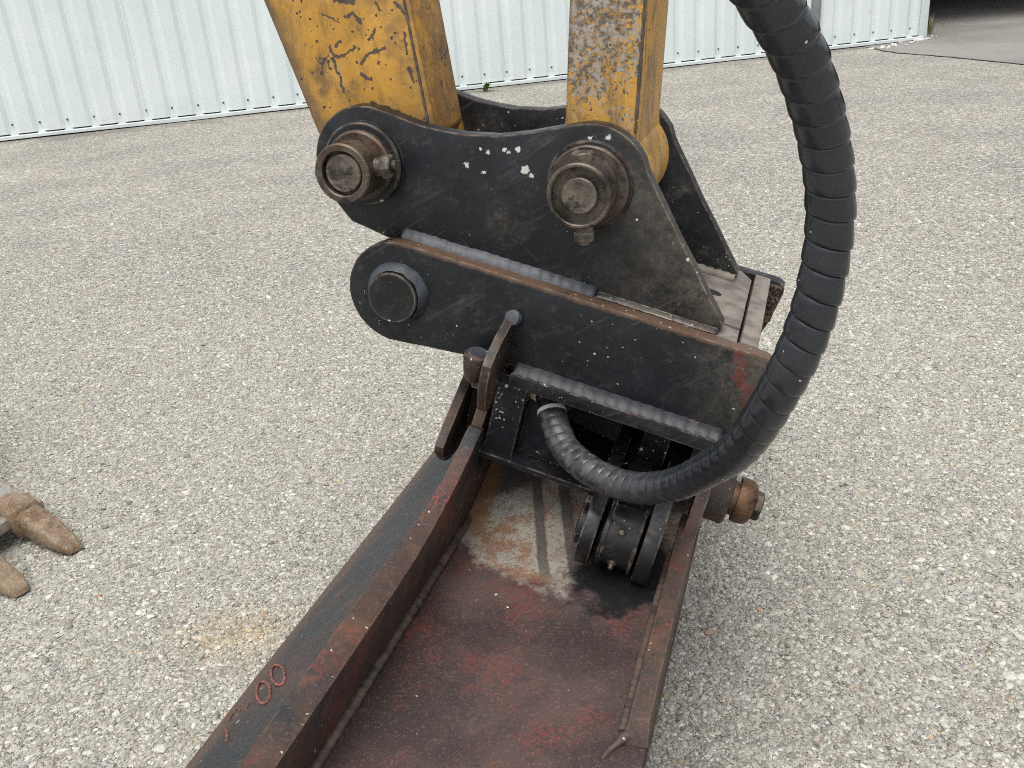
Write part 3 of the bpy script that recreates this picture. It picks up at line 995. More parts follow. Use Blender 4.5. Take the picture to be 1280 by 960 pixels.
# screws
bm = bmesh.new()
lathe(bm, [(0, 0), (.0115, 0), (.0115, .002), (.0085, .003)], Vector((0, 0, 0)), (0, -1, 0), 12)
lathe(bm, [(.0075, .002), (.0075, .009), (.006, .011), (0, .011)], Vector((0, 0, 0)), (0, -1, 0), 6)
sme = None
for k in range(-8, 41):
    x = .16 + k * PITCHW
    if sme is None:
        s = link_mesh('screw', bm, M['screw'], hall); sme = s
    else:
        s = sme.copy(); COL.objects.link(s); s.parent = hall
    pidx = int((x - first_x) / wpan)
    s.location = (x + random.uniform(-.006, .006), -(.010 + (.0035 if pidx % 2 else 0)), .150 + random.uniform(-.004, .004))

# grey downpipe in front of the wall
pl = Vector((4.05, 12.0, 0))
dp = empty('downpipe', pl, WYAW, label='dark grey round downpipe standing against the white ribbed wall', cat='pipe')
bm = bmesh.new(); lathe(bm, [(0, .0), (.062, .0), (.062, 4.1), (0, 4.1)], Vector((0, 0, 0)), (0, 0, 1), 24)
link_mesh('pipe', bm, M['pipe'], dp)
bm = bmesh.new(); lathe(bm, [(.062, .0), (.078, .0), (.078, .05), (.062, .06)], Vector((0, 0, .0)), (0, 0, 1), 24)
link_mesh('collar', bm, M['pipe'], dp)
bm = bmesh.new(); box(bm, (-.08, -.02, 1.9), (.08, .12, 1.93))
link_mesh('bracket', bm, M['pipe'], dp)

# open shed in deep shade beyond the corner
sh = empty('open_shed', (5.6, 14.0, 0), 0, label='dark open shed beyond the right end of the white building', cat='shed')
bm = bmesh.new(); box(bm, (-.2, .0, 2.35), (16, 16, 2.55), bevel=0); link_mesh('roof', bm, M['shed'], sh)
bm = bmesh.new(); box(bm, (-.2, 15.8, 0), (16, 16, 2.35), bevel=0); link_mesh('wall', bm, M['shed'], sh)
bm = bmesh.new(); box(bm, (-.2, .3, 0), (0, 15.8, 2.35), bevel=0); link_mesh('wall', bm, M['shed'], sh)
bm = bmesh.new(); box(bm, (15.8, .3, 0), (16, 15.8, 2.35), bevel=0); link_mesh('wall', bm, M['shed'], sh)
bm = bmesh.new(); box(bm, (-.2, -.05, 2.1), (16, 0, 2.6), bevel=0); link_mesh('fascia', bm, M['shed'], sh)

# ================================================================== WEEDS AND CRUMBS
def weed(loc, n, h, mat, label, spread, wide):
    e = empty('weed', loc, 0, label=label, cat='weed')
    for k in range(n):
        bm = bmesh.new()
        az = random.uniform(0, 2 * pi); ln = h * random.uniform(.5, 1.0); lean = random.uniform(.1, spread)
        d = Vector((cos(az), sin(az), 0)); s = Vector((-sin(az), cos(az), 0))
        b0 = d * random.uniform(0, .03)
        prev = None
        for j in range(6):
            t = j / 5
            p = b0 + d * (lean * ln * t * t) + Vector((0, 0, ln * t * (1 - .25 * lean * t)))
            w = wide * (sin(pi * min(1, .15 + t * .85)) + .08) * ln
            c_ = [bm.verts.new(p - s * w), bm.verts.new(p + Vector((0, 0, .12 * w))), bm.verts.new(p + s * w)]
            if prev:
                bm.faces.new((prev[0], prev[1], c_[1], c_[0])); bm.faces.new((prev[1], prev[2], c_[2], c_[1]))
            prev = c_
        for f in bm.faces: f.smooth = True
        link_mesh('leaf', bm, mat, e)
weed((-.02, 10.75, 0), 22, .13, M['leaf'], 'small green weed growing at the foot of the white wall', 1.3, .16)
weed((5.93, 12.98, .0), 26, .30, M['straw'], 'tuft of thin yellow green grass at the white building corner', .7, .02)

# a little rubble by the corner
bm = bmesh.new()
for k in range(60):
    t = random.random()
    px, py = 4.7 + 1.1 * t + random.gauss(0, .05), 11.75 + .95 * t + random.gauss(0, .09) - .12
    r = random.uniform(.008, .028)
    b2 = bmesh.new()
    bmesh.ops.create_icosphere(b2, subdivisions=2, radius=r)
    for v in b2.verts:
        v.co *= 1 + .35 * mnoise.noise(v.co * (1.2 / r) + Vector((k, 0, 0)))
        v.co.z *= .6
        v.co += Vector((px, py, .004 + r * .3))
    merge(bm, b2)
setprops(link_mesh('rubble', bm, mat_simple('pale_rubble', (.52, .50, .46), .8, 0, .4, 25)), label='scatter of pale crumbs at the corner of the white wall', cat='rubble', kind='stuff')

# ================================================================== GRADING BUCKET
bk = machine_thing('grading_bucket', (0.05, .1, -.9385),
                   label='long rusty dark red grading bucket lying under the tilting hitch', cat='bucket')
BV0, BV1 = -.78, 1.02
SEC = [(-.072, -.470), (-.13, -.511), (-.2, -.568), (-.265, -.637), (-.33, -.713), (-.43, -.831), (-.5, -.915), (-.518, -.9375)]
sec_s = [tuple(p[:2]) for p in catmull([Vector((u, w, 0)) for u, w in SEC], 4)]
def sheet_section(sec, t, v0, v1, nv=24):
    """bent plate: section line in (u,w), thickness t inwards, along v with slight dents"""
    bm = bmesh.new()
    rows = []
    for k in range(nv + 1):
        v = v0 + (v1 - v0) * k / nv
        r1, r2 = [], []
        for i, (u, w) in enumerate(sec):
            a, b = sec[max(i - 1, 0)], sec[min(i + 1, len(sec) - 1)]
            d = Vector((b[0] - a[0], b[1] - a[1])).normalized()
            nrm = Vector((d.y, -d.x))
            dz = .0016 * mnoise.noise(Vector((u * 7, v * 6, w * 7)))
            r1.append(bm.verts.new((u - nrm.x * dz, v, w - nrm.y * dz)))
            r2.append(bm.verts.new((u - nrm.x * t, v, w - nrm.y * t)))
        rows.append((r1, r2))
    for (A1, A2), (B1, B2) in zip(rows, rows[1:]):
        for i in range(len(sec) - 1):
            bm.faces.new((A1[i], A1[i + 1], B1[i + 1], B1[i]))
            bm.faces.new((A2[i], B2[i], B2[i + 1], A2[i + 1]))
        bm.faces.new((A1[0], B1[0], B2[0], A2[0]))
        bm.faces.new((A1[-1], A2[-1], B2[-1], B1[-1]))
    for R in (rows[0], rows[-1]):
        for i in range(len(sec) - 1):
            bm.faces.new((R[0][i], R[1][i], R[1][i + 1], R[0][i + 1]))
    return finish(bm, 0)
shell = part('shell_plate', sheet_section(sec_s, .010, BV0, BV1), M['bucket_blue'], bk)
# worn lower edge strip of the shell
# top panel (floor of the trough)
FL0, FL1 = Vector((-.092, 0, -.56)), Vector((.3065, 0, -.56))
RAMP = catmull([Vector((v, w, 0)) for v, w in ((-.30, -.56), (-.20, -.56), (-.10, -.56), (-.06, -.5595), (-.02, -.557), (.02, -.551), (.06, -.538), (.10, -.515), (.14, -.482), (.18, -.440), (.21, -.405))], 4)
def panel(rows_v, mat, nu=26):
    bm = bmesh.new()
    G = []
    for i in range(nu + 1):
        u = FL0.x + (FL1.x - FL0.x) * i / nu
        G.append([bm.verts.new((u, v, w + .0022 * mnoise.noise(Vector((u * 5, v * 4, 0))))) for v, w in rows_v])
    for A, B in zip(G, G[1:]):
        for j in range(len(rows_v) - 1):
            bm.faces.new((A[j], B[j], B[j + 1], A[j + 1]))
    bmesh.ops.solidify(bm, geom=bm.faces[:], thickness=.012)
    return part('top_panel', finish(bm, 0), mat, bk)
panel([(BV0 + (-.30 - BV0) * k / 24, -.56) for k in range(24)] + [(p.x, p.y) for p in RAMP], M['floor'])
panel([(.20 + (BV1 - .20) * k / 10, -.565) for k in range(11)], M['bucket_rust'])
# right flank
bm = bmesh.new()
prism(bm, [(FL1.x - .006, FL1.z - .013), (FL1.x + .001, FL1.z - .013), (.243, -.9375), (.232, -.9375)], f_uwv, BV0, BV1, .002)
part('flank_plate', bm, M['bucket_rust'], bk)
# end plates
endpoly = [(u, w) for u, w in SEC] + [(.236, -.9375), (FL1.x - .008, FL1.z - .014), (FL0.x, FL0.z - .014)]
for v0 in (BV0 - .014, BV1 + .001):
    bm = bmesh.new(); prism(bm, endpoly, f_uwv, v0, v0 + .012, .002)
    part('end_plate', bm, M['bucket_rust'], bk)
# left rail: heavy flat bar on edge whose top climbs towards the hitch
railp = [(BV0, -.572), (BV0, -.440), (-.42, -.440), (-.30, -.440), (-.23, -.437), (-.18, -.428), (-.13, -.416), (-.08, -.398), (-.04, -.377),
         (-.012, -.358), (.0, -.353), (.012, -.356), (.018, -.366), (.022, -.572)]
bm = bmesh.new(); prism(bm, jag(railp, .0008, .03), f_vba, .066, .101, .004)
for v in bm.verts:                               # thinner where it climbs to the bracket
    k = min(1, max(0, (v.co.y + .26) / .18)); k = k * k * (3 - 2 * k)
    p_ = v.co.x * CT - v.co.z * ST
    if p_ < .085:
        v.co += (ab(1, 0, 0) * .012 * k)
rail = part('rail', bm, M['bucket_rail'], bk, label='thick left rail with worn red edge')
bm = bmesh.new(); prism(bm, [(.0225, -.572), (.0225, -.440), (BV1, -.440), (BV1, -.572)], f_vba, .067, .100, .003)
part('rail', bm, M['bucket_rail'], bk)
# right rail
bm = bmesh.new()
prism(bm, [(.2835, -.5300), (.3085, -.5300), (.3080, -.5595), (.2765, -.5595)], f_uwv, -.362, BV1, .003)
for v in bm.verts:
    if v.co.y < -.35: v.co.y -= .016 * (v.co.z + .53) / -.03
    v.co.x += .0012 * mnoise.noise(v.co * 14)
part('rail', bm, M['bucket_rust'], bk, label='low right rail ending short with a cut end')
# bracket plates the hitch swings in, left end
lugB = [(.024, -.565), (.024, -.385), (.05, -.335), (.09, -.295), (.13, -.272), (.17, -.262), (.22, -.272), (.27, -.31), (.30, -.40), (.30, -.565)]
bm = bmesh.new(); prism(bm, jag(lugB, .0008, .02), f_vba, .074, .092, .003)
part('pivot_lug', bm, M['lug'], bk)
lugA = [(.30, -.47), (.06, -.462), (.035, -.452), (.008, -.425), (.004, -.410), (.02, -.392), (.05, -.362), (.085, -.330), (.12, -.305), (.16, -.287), (.21, -.285), (.26, -.31), (.30, -.38)]
bm = bmesh.new(); prism(bm, jag(lugA, .0008, .02), f_vba, .030, .046, .003)
part('pivot_lug', bm, M['lug'], bk)
bm = bmesh.new()
prism(bm, [(.046, -.315), (.074, -.315), (.074, -.425), (.046, -.425)], f_abv, .11, .125, .002)
part('lug_web', bm, M['lug'], bk)
# right end bracket and pivot boss
lugR = [(.02, -.44), (.055, -.37), (.09, -.345), (.13, -.335), (.18, -.345), (.215, -.37), (.25, -.44), (.25, -.565), (.02, -.565)]
bm = bmesh.new(); prism(bm, lugR, f_vba, .432, .452, .003)
part('pivot_lug', bm, M['lug'], bk)
AX = ab(1, 0, 0); BX = ab(0, 0, 1); VXM = Vector((0, 1, 0))
pc = ab(.4525, .13, -.40)
bm = bmesh.new()
lathe(bm, [(0, 0), (.047, 0), (.0462, .012), (.0465, .031), (.043, .034), (.0, .034)], pc, AX, 28)
for v in bm.verts:
    v.co += Vector((mnoise.noise(v.co * 60), mnoise.noise(v.co * 60 + Vector((3, 0, 0))), mnoise.noise(v.co * 60 + Vector((0, 7, 0))))) * .0022
part('pivot_boss', bm, M['bucket_rust'], bk, label='lumpy rusty pivot boss outside the right rail')
bm = bmesh.new()
lathe(bm, [(0, .036), (.028, .036), (.028, .044), (.036, .0445), (.037, .052), (.036, .062), (.031, .070), (.022, .074), (.0, .075)], pc, AX, 32)
nut = part('pivot_pin', bm, mat_steel('rusty_nut', (.15, .082, .045), 1.5), bk)
bm = bmesh.new(); hexbolt(bm, pc + AX * .073, AX, .024, .012)
part('nut', bm, M['steel_rust'], bk, parent=nut)
# welds along the rail feet
bm = bmesh.new(); tube(bm, line(Vector((-.0555, BV0, -.5565)), Vector((-.0555, .03, -.5500)), 160), .0070, 8, .16); part('weld_bead', bm, M['weld_brown'], bk)
bm = bmesh.new(); tube(bm, line(Vector((.2760, -.36, -.5575)), Vector((.2760, .0, -.5560)), 90), .0062, 8, .16); part('weld_bead', bm, M['weld_brown'], bk)
bm = bmesh.new(); tube(bm, [Vector((.287, -.366, -.551)), Vector((.279, -.372, -.554)), Vector((.272, -.381, -.557)), Vector((.265, -.392, -.558)), Vector((.260, -.404, -.559))], [.0058, .0056, .0050, .004, .0025], 8, .5); part('weld_bead', bm, M['bucket_rust'], bk)
bm = bmesh.new(); tube(bm, line(Vector((-.0715, BV0, -.4745)), Vector((-.0715, -.05, -.4745)), 160), .0058, 8, .2); part('weld_bead', bm, M['weld'], bk)
# tilt cylinder foot: clevis plates on the panel and the cylinder eye between them
EC = ab(0, -.045, -.418)
def clev(a0, a1, r=.056):
    pts = [(-.045 + r * cos(t), -.418 + r * sin(t)) for t in np.linspace(radians(120), radians(300), 20)]
    pts = pts + [(.06, -.468), (.14, -.41), (.14, -.335), (.02, -.338)]
    b = bmesh.new(); prism(b, pts, f_vba, a0, a1, .0025); return b
part('clevis_plate', clev(.293, .314), M['black_greasy'], bk)
part('clevis_plate', clev(.379, .402), M['black_greasy'], bk)
bm = bmesh.new(); lathe(bm, [(0, .293), (.032, .293), (.032, .284), (.028, .282), (.0, .282)], EC, AX, 28)
part('pin_head', bm, M['black_greasy'], bk)
bm = bmesh.new(); hexbolt(bm, EC + AX * .2925 + BX * .047 + VXM * -.008, -AX, .010, .008); part('bolt', bm, M['black_greasy'], bk)

# raised marks on the shell plate: two noughts and faint strokes before them
def shell_point(u, v, lift=.0008):
    for (u0, w0), (u1, w1) in zip(sec_s, sec_s[1:]):
        if u1 <= u <= u0:
            t = (u - u0) / (u1 - u0)
            d = Vector((u1 - u0, 0, w1 - w0)).normalized()
            n = Vector((-d.z, 0, d.x)); n = n if n.z > 0 else -n
            return Vector((u, v, w0 + t * (w1 - w0))) + n * lift
def ring(cu, cv, ru, rv, k0=0, k1=360, tilt=0.0):
    return [shell_point(cu + ru * cos(radians(t)) + tilt * sin(radians(t)), cv + rv * sin(radians(t))) for t in range(k0, k1 + 1, 15)]
def mark(name, pts, r, closed=False):
    P = [shell_point(u, v) for u, v in pts]
    bm = bmesh.new(); tube(bm, catmull(P + ([P[0]] if closed else []), 4), r, 6, .45)
    part(name, bm, M['mark'], bk)
mark('painted_nought', [(-.148, -.3916), (-.137, -.4075), (-.1324, -.4175), (-.1346, -.4201), (-.1434, -.4147), (-.1573, -.4023), (-.174, -.3847), (-.1904, -.3651), (-.2069, -.3426), (-.2204, -.3214), (-.2148, -.3224), (-.1963, -.3394), (-.1808, -.3538), (-.1635, -.3725)], .0019, True)
mark('painted_nought', [(-.1485, -.4256), (-.1401, -.4394), (-.138, -.4471), (-.1424, -.4474), (-.1527, -.4404), (-.1672, -.4269), (-.1833, -.4092), (-.198, -.3906), (-.2181, -.3629), (-.2247, -.3493), (-.213, -.357), (-.1939, -.3744), (-.1782, -.3896), (-.162, -.4079)], .0019, True)
mark('painted_stroke', [(-.2091, -.4485), (-.1836, -.4758), (-.1721, -.4918)], .0020)
mark('painted_stroke', [(-.245, -.3999), (-.2595, -.3734), (-.2495, -.3734), (-.2122, -.4121)], .0011)
mark('painted_stroke', [(-.1918, -.4244), (-.1957, -.4118)], .0011)

# ================================================================== TILTING HITCH
ht = machine_thing('tilting_hitch', (.12, .17, -.62), label='black painted tilting quick hitch with two pins and rounded side plates', cat='hitch')
# lower side plates (one in front, one behind)
pl_out = arc(-.066, -.1785, .077, 268, 92, 22) + [(.455, -.1025), (.4655, -.108), (.468, -.120), (.462, -.172), (.446, -.2325), (.12, -.2325), (.02, -.2445)]
for v0, nm in ((0.0, None), (.322, 'rear')):
    bm = bmesh.new(); prism(bm, jag(pl_out, .0007, .025), f_abv, v0, v0 + .024, .0028)
    part('side_plate', bm, M['black' if nm else 'black_tail'], ht, label='front lower side plate with rounded left end' if not nm else None)
# bottom flange plate
bm = bmesh.new()
prism(bm, jag([(.128, -.021), (.44, -.021), (.44, .365), (.10, .365), (.10, .03), (.128, .03)], .0008, .04), f_avb, -.2545, -.2335, .003)
part('bottom_plate', bm, M['black_flaky'], ht)
bm = bmesh.new(); fillet(bm, ab(.128, .0002, -.2337), ab(.436, .0002, -.2337), VXM * -.0185, BX * .0105, 90, .0008); part('weld_bead', bm, M['weld_dark'], ht)
# top plate with slot, groove gap, end bar
def top_piece(pts, b0=-.122, b1=-.1045, bev=.002):
    bm = bmesh.new(); prism(bm, jag(pts, .0006, .03), f_avb, b0, b1, bev); return bm
part('top_plate', top_piece([(-.05, .0245), (.372, .0245), (.372, .066), (.30, .074), (-.05, .074)]), M['dusty_top'], ht)
part('top_plate', top_piece([(-.05, .0765), (.372, .0805), (.4125, .0775), (.4125, .292), (.395, .3215), (-.05, .3215)], b1=-.1035), M['dusty_top'], ht)
part('top_plate', top_piece([(.374, .0245), (.4125, .0245), (.4125, .071), (.374, .0755)]), M['dusty_top'], ht)
bm = bmesh.new(); box(bm, (.4165, .0245, -.2330), (.4415, .3215, -.1015), f_avb, .0025)
part('end_bar', bm, M['dusty_top'], ht)
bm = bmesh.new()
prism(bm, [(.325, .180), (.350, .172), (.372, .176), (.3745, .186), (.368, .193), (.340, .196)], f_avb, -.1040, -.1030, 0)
part('slot', bm, mat_simple('painted_slot_shade', (.012, .011, .010), .9), ht)  # flat dark patch, its colour stands for the shade inside the slot
# mud crust on the inside of the rear plate, past the end bar
bm = bmesh.new()
nA, nB = 26, 60
G = [[None] * (nB + 1) for _ in range(nA + 1)]
for i in range(nA + 1):
    for j in range(nB + 1):
        a = .4425 + (.4635 - .4425) * i / nA; b = -.228 + (.118) * j / nB
        if b < -.172: a = .4425 + (.4425 + .0195 - (-.172 - b) * .26 - .4425) * i / nA
        h = .0035 + .010 * abs(mnoise.noise(Vector((a * 120, b * 120, 2)))) + .004 * mnoise.noise(Vector((a * 300, b * 300, 5)))
        if i in (0, nA) or j in (0, nB): h = .0
        G[i][j] = bm.verts.new(ab(a, .3215 - max(h, 0), b))
for i in range(nA):
    for j in range(nB):
        bm.faces.new((G[i][j], G[i + 1][j], G[i + 1][j + 1], G[i][j + 1]))
part('mud_crust', finish(bm, 0), M['mudcrust'], ht)
# upper ear plates
ear = [(-.0873 - .004, -.1165), (-.1658, -.1075)] + arc(-.156, -.016, .0785, 232, 78, 20) + \
      [(-.122, .0605), (-.098, .0582), (-.0781, .0572), (-.05, .0582), (-.0199, .0616), (.0246, .0715), (.0668, .0872), (.0971, .1010)] + \
      arc(.164, .0425, .0805, 118, 42, 12) + [(.234, .0800), (.2989, .0062), (.3885, -.0905), (.387, -.1020), (.30, -.1020), (-.06, -.1020)]
fv = (.035, .267)
for v0 in fv:
    bm = bmesh.new(); prism(bm, jag(ear, .0008, .02), f_abv, v0, v0 + .027, .0032)
    part('ear_plate', bm, M['black_ear'] if v0 < .1 else M['black_dirty'], ht)
# weld beads between ears and lower plates
bm = bmesh.new(); fillet(bm, ab(-.085, .0352, -.1028), ab(.21, .0352, -.1028), VXM * -.0125, BX * .0115, 90)
part('weld_bead', bm, M['weld'], ht)
bm = bmesh.new(); fillet(bm, ab(.211, .0352, -.1025), ab(.385, .0352, -.1028), VXM * -.0085, BX * .006, 50)
part('weld_bead', bm, M['black_ear'], ht)
bm = bmesh.new(); tube(bm, line(ab(.10, .0645, -.1020), ab(.385, .0645, -.1020), 70), .0070, 8, .2); part('weld_bead', bm, M['dusty_top'], ht)
bm = bmesh.new(); tube(bm, line(ab(.10, .264, -.1015), ab(.385, .264, -.1015), 70), .0085, 8, .2); part('weld_bead', bm, M['dusty_top'], ht)

# pins with collars and cross bolts
def pin(a, b, washer, rw, vf, rc, ri, rp, mat, axis_bolt, nutr):
    c = ab(a, 0, b)
    V = Vector((0, -1, 0))
    bm = bmesh.new()
    if washer:
        lathe(bm, [(.0, -.035), (.0585, -.035), (.0585, -.024), (.0565, -.0215), (.043, -.0215)], c, V, 48)
        part('boss_plate', bm, M['black'], ht)
        bm = bmesh.new(); lathe(bm, [(.020, -.022), (rw, -.022), (rw, -.013), (rw - .003, -.011), (.02, -.011)], c, V, 48)
        part('washer', bm, M['steel_rust'], ht)
    else:
        lathe(bm, [(.020, -.036), (.0605, -.036), (.0575, -.0315), (.02, -.0315)], c, V, 48)
        part('boss_plate', bm, M['black'], ht)
        bm = bmesh.new(); lathe(bm, [(.020, -.032), (rw, -.032), (rw, -.024), (rw - .002, -.022), (.02, -.022)], c, V, 48)
        part('washer', bm, M['steel_rust'], ht)
    bm = bmesh.new()
    lathe(bm, [(rc, -.036), (rc, vf - .002), (rc - .002, vf), (ri + .0015, vf), (ri, vf - .0015), (ri, vf - .013), (rp * .9, vf - .0135)], c, V, 48)
    col = part('collar', bm, mat, ht)
    bm = bmesh.new(); lathe(bm, [(rp, -.30), (rp, vf - .0055), (rp - .0015, vf - .004), (0, vf - .0036)], c, V, 40)
    part('pin', bm, M['pin_face'], ht)
    # cross bolt through the collar
    ax = Vector(axis_bolt).normalized()
    cb = c + V * (vf - .030)
    bm = bmesh.new(); lathe(bm, [(.0125, .0), (.0125, rc + .0095), (.0, rc + .0095)], cb, ax, 20)
    hexbolt(bm, cb + ax * (rc + .009), ax, nutr, .014, V)
    lathe(bm, [(.0075, .0), (.0078, rc + .027), (.006, rc + .0285), (.0, rc + .0285)], cb, ax, 16)
    part('nut', bm, M['pin_face'], ht, parent=col)
    bm = bmesh.new(); hexbolt(bm, cb - ax * (rc - .002), -ax, nutr * 1.02, .011, V)
    part('bolt_head', bm, M['pin_face'], ht, parent=col)
pin(-.156, -.016, True, .0485, .040, .0405, .0300, .0262, M['steel_rust'], (1, 0, .06), .0170)
pin(.164, .0425, False, .0545, .030, .0425, .0365, .0235, M['steel'], (-.02, 0, -1), .0150)
# fixed pin end welded into the lower plate
c = ab(-.0655, 0, -.1785)
bm = bmesh.new(); lathe(bm, [(.0475, -.001), (.046, .004), (.042, .0105), (.0385, .0150)], c, (0, -1, 0), 44); 
for v in bm.verts: v.co += Vector((mnoise.noise(v.co * 110), 0, mnoise.noise(v.co * 110 + Vector((4, 4, 4))))) * .0016
part('weld_bead', bm, M['weld'], ht)
bm = bmesh.new(); lathe(bm, [(.0375, -.01), (.0375, .0205), (.0362, .0222), (.0, .0225)], c, (0, -1, 0), 44); part('lower_pin', bm, M['lug_dark'], ht)
# gusset lug standing out of the front plate
gus = [(.0, -.160), (-.006, -.1575), (-.020, -.163), (-.045, -.172), (-.070, -.186), (-.084, -.202), (-.086, -.222), (-.080, -.245), (-.070, -.268), (-.062, -.283), (-.050, -.290), (-.02, -.284), (.0, -.262)]
bm = bmesh.new(); prism(bm, jag(gus, .0006, .015), f_vba, .100, .1135, .0022)
part('gusset', bm, M['lug'], ht, label='brown edged gusset lug standing out of the front plate')
bm = bmesh.new()
lathe(bm, [(0, 0), (.011, .0), (.0125, .004), (.011, .010), (.0, .013)], ab(.112, -.001, -.159), (-.1, -1, .5), 16)
for v in bm.verts: v.co += Vector((mnoise.noise(v.co * 150), 0, mnoise.noise(v.co * 150 + Vector((4, 4, 4))))) * .0012
part('weld_blob', bm, M['weld'], ht)
# capped bolt left of the gusset
bc = ab(.078, -.030, -.213)
bm = bmesh.new(); lathe(bm, [(0, .0), (.015, .0), (.0195, -.003), (.0205, -.008), (.0195, -.013), (.0185, -.0135), (.0185, -.018), (.0165, -.034), (.012, -.044), (.0, -.044)], bc, BX, 28)
for v in bm.verts: v.co += Vector((mnoise.noise(v.co * 120), 0, mnoise.noise(v.co * 120 + Vector((4, 4, 4))))) * .0014
part('capped_bolt', bm, M['lug'], ht)
bm = bmesh.new(); lathe(bm, [(0, .0015), (.0145, .0013), (.0150, -.001)], bc, BX, 28); part('bolt_cap', bm, M['weld'], ht)
bm = bmesh.new(); prism(bm, [(.060, -.252), (.094, -.252), (.092, -.30), (.064, -.30)], f_abv, .02, .10, .004)
part('tilt_lug', bm, M['lug'], ht)
# tilt body below the bottom plate
bm = bmesh.new(); box(bm, (.106, .012, -.392), (.152, .05, -.2548), f_avb, .0025); part('end_post', bm, M['black_flaky'], ht)
bm = bmesh.new(); prism(bm, jag([(.100, .005), (.300, .005), (.300, .34), (.100, .34)], .0008, .03), f_avb, -.402, -.3925, .002); part('under_plate', bm, M['black'], ht)
bm = bmesh.new(); prism(bm, [(.1525, -.2548), (.215, -.2548), (.215, -.30), (.235, -.392), (.1525, -.392)], f_abv, .038, .05, .002); part('front_web', bm, M['black_flaky'], ht, label='black web speckled with white paint flecks')
bm = bmesh.new(); box(bm, (.1525, .20, -.392), (.43, .212, -.2548), f_avb, .002); part('rear_web', bm, M['black_greasy'], ht)
bm = bmesh.new(); box(bm, (.406, .06, -.40), (.426, .2, -.2548), f_avb, .003); part('end_cheek', bm, M['black_greasy'], ht)
bm = bmesh.new(); box(bm, (.33, .08, -.37), (.372, .12, -.2548), f_avb, .003); part('stop_block', bm, M['black_greasy'], ht)
# pale patch of mud under the flange
bm = bmesh.new()
lathe(bm, [(0, .003), (.007, .0028), (.0135, .0015), (.017, .0)], ab(.166, .0378, -.281), (0, -1, 0), 22)
for v in bm.verts:
    q = v.co; v.co += Vector((mnoise.noise(q * 90), 0, mnoise.noise(q * 90 + Vector((2, 2, 2))))) * .008
part('mud_patch', bm, M['brown_mud'], ht)
# tilt cylinder
bm = bmesh.new()
lathe(bm, [(0, .3215), (.0485, .3215), (.0495, .324), (.0495, .328), (.0445, .3285), (.0445, .370), (.0495, .3705), (.0495, .3735), (.0485, .3745), (0, .3745)], EC, AX, 40)
part('cylinder_eye', bm, M['black_greasy'], ht)
bm = bmesh.new(); lathe(bm, [(0, 0), (.046, 0), (.046, .24), (0, .24)], ab(.347, .0, -.405), (0, 1, .10), 36)
part('tilt_cylinder', bm, M['black_greasy'], ht)
bm = bmesh.new(); lathe(bm, [(0, 0), (.0062, 0), (.0062, .003), (.0042, .004), (.0042, .008), (.003, .011), (0, .0115)], EC + AX * .347 + (VXM * -.88 - BX * .475).normalized() * .0440, (VXM * -.88 - BX * .475), 14)
part('grease_nipple', bm, M['steel'], ht)
bm = bmesh.new(); lathe(bm, [(0, 0), (.0062, 0), (.0062, .003), (.0035, .006), (0, .0065)], EC + AX * .347 + (VXM * -.75 + BX * .66).normalized() * .0440, (VXM * -.75 + BX * .66), 14)
part('grease_nipple', bm, M['steel'], ht)

# ================================================================== EXCAVATOR ARM AND LINK
am = machine_thing('excavator_arm', (-.156 * CT, .17, .15), label='scratched yellow excavator arm end with its link above the hitch', cat='excavator arm')
# dipper stick, a box whose left side leans
stick = [(-.640, .6095), (-.3505, .1566), (-.248, -.0028)] + arc(-.156, -.016, .062, 200, 330, 10) + [(-.0686, .0456), (-.1349, .206), (-.30, .605)]
bm = bmesh.new(); prism(bm, stick, f_abv, .0635, .170, .004)
stk = part('stick', bm, M['yellow'], am, label='gouged yellow stick between the hitch ears')
# raised edge strip and weld seam down the right of the stick
bm = bmesh.new(); tube(bm, line(ab(-.079, .0635, .046), ab(-.30, .0635, .588), 120), .0022, 6, .25); part('weld_seam', bm, M['weld_brown'], am)
bm = bmesh.new(); lathe(bm, [(.03, -.17), (.066, -.17), (.066, -.267), (.03, -.267)], ab(-.156, 0, -.016), (0, -1, 0), 40); part('stick_boss', bm, M['yellow_plain'], am)
# link
linkp = [(-.045, .823), (.0766, .2544), (.1060, .1090), (.100, .0425)] + arc(.164, .0425, .062, 180, 360, 14) + [(.226, .0425), (.2030, .1132), (.1711, .2760), (.066, .823)]
bm = bmesh.new(); prism(bm, linkp, f_abv, .066, .258, .0045)
lk = part('link', bm, M['yellow_scraped'], am, label='yellow link scraped to grey metal on its face')
bm = bmesh.new(); lathe(bm, [(.03, -.066), (.070, -.066), (.0725, -.07), (.0725, -.252), (.070, -.258), (.03, -.258)], ab(.164, 0, .0425), (0, -1, 0), 44); part('link_boss', bm, M['yellow_plain'], am)
bm = bmesh.new(); tube(bm, line(ab(.2005, .0675, .118), ab(.064, .0675, .823), 120), .0028, 6, .3); part('weld_seam', bm, M['weld_brown'], am)

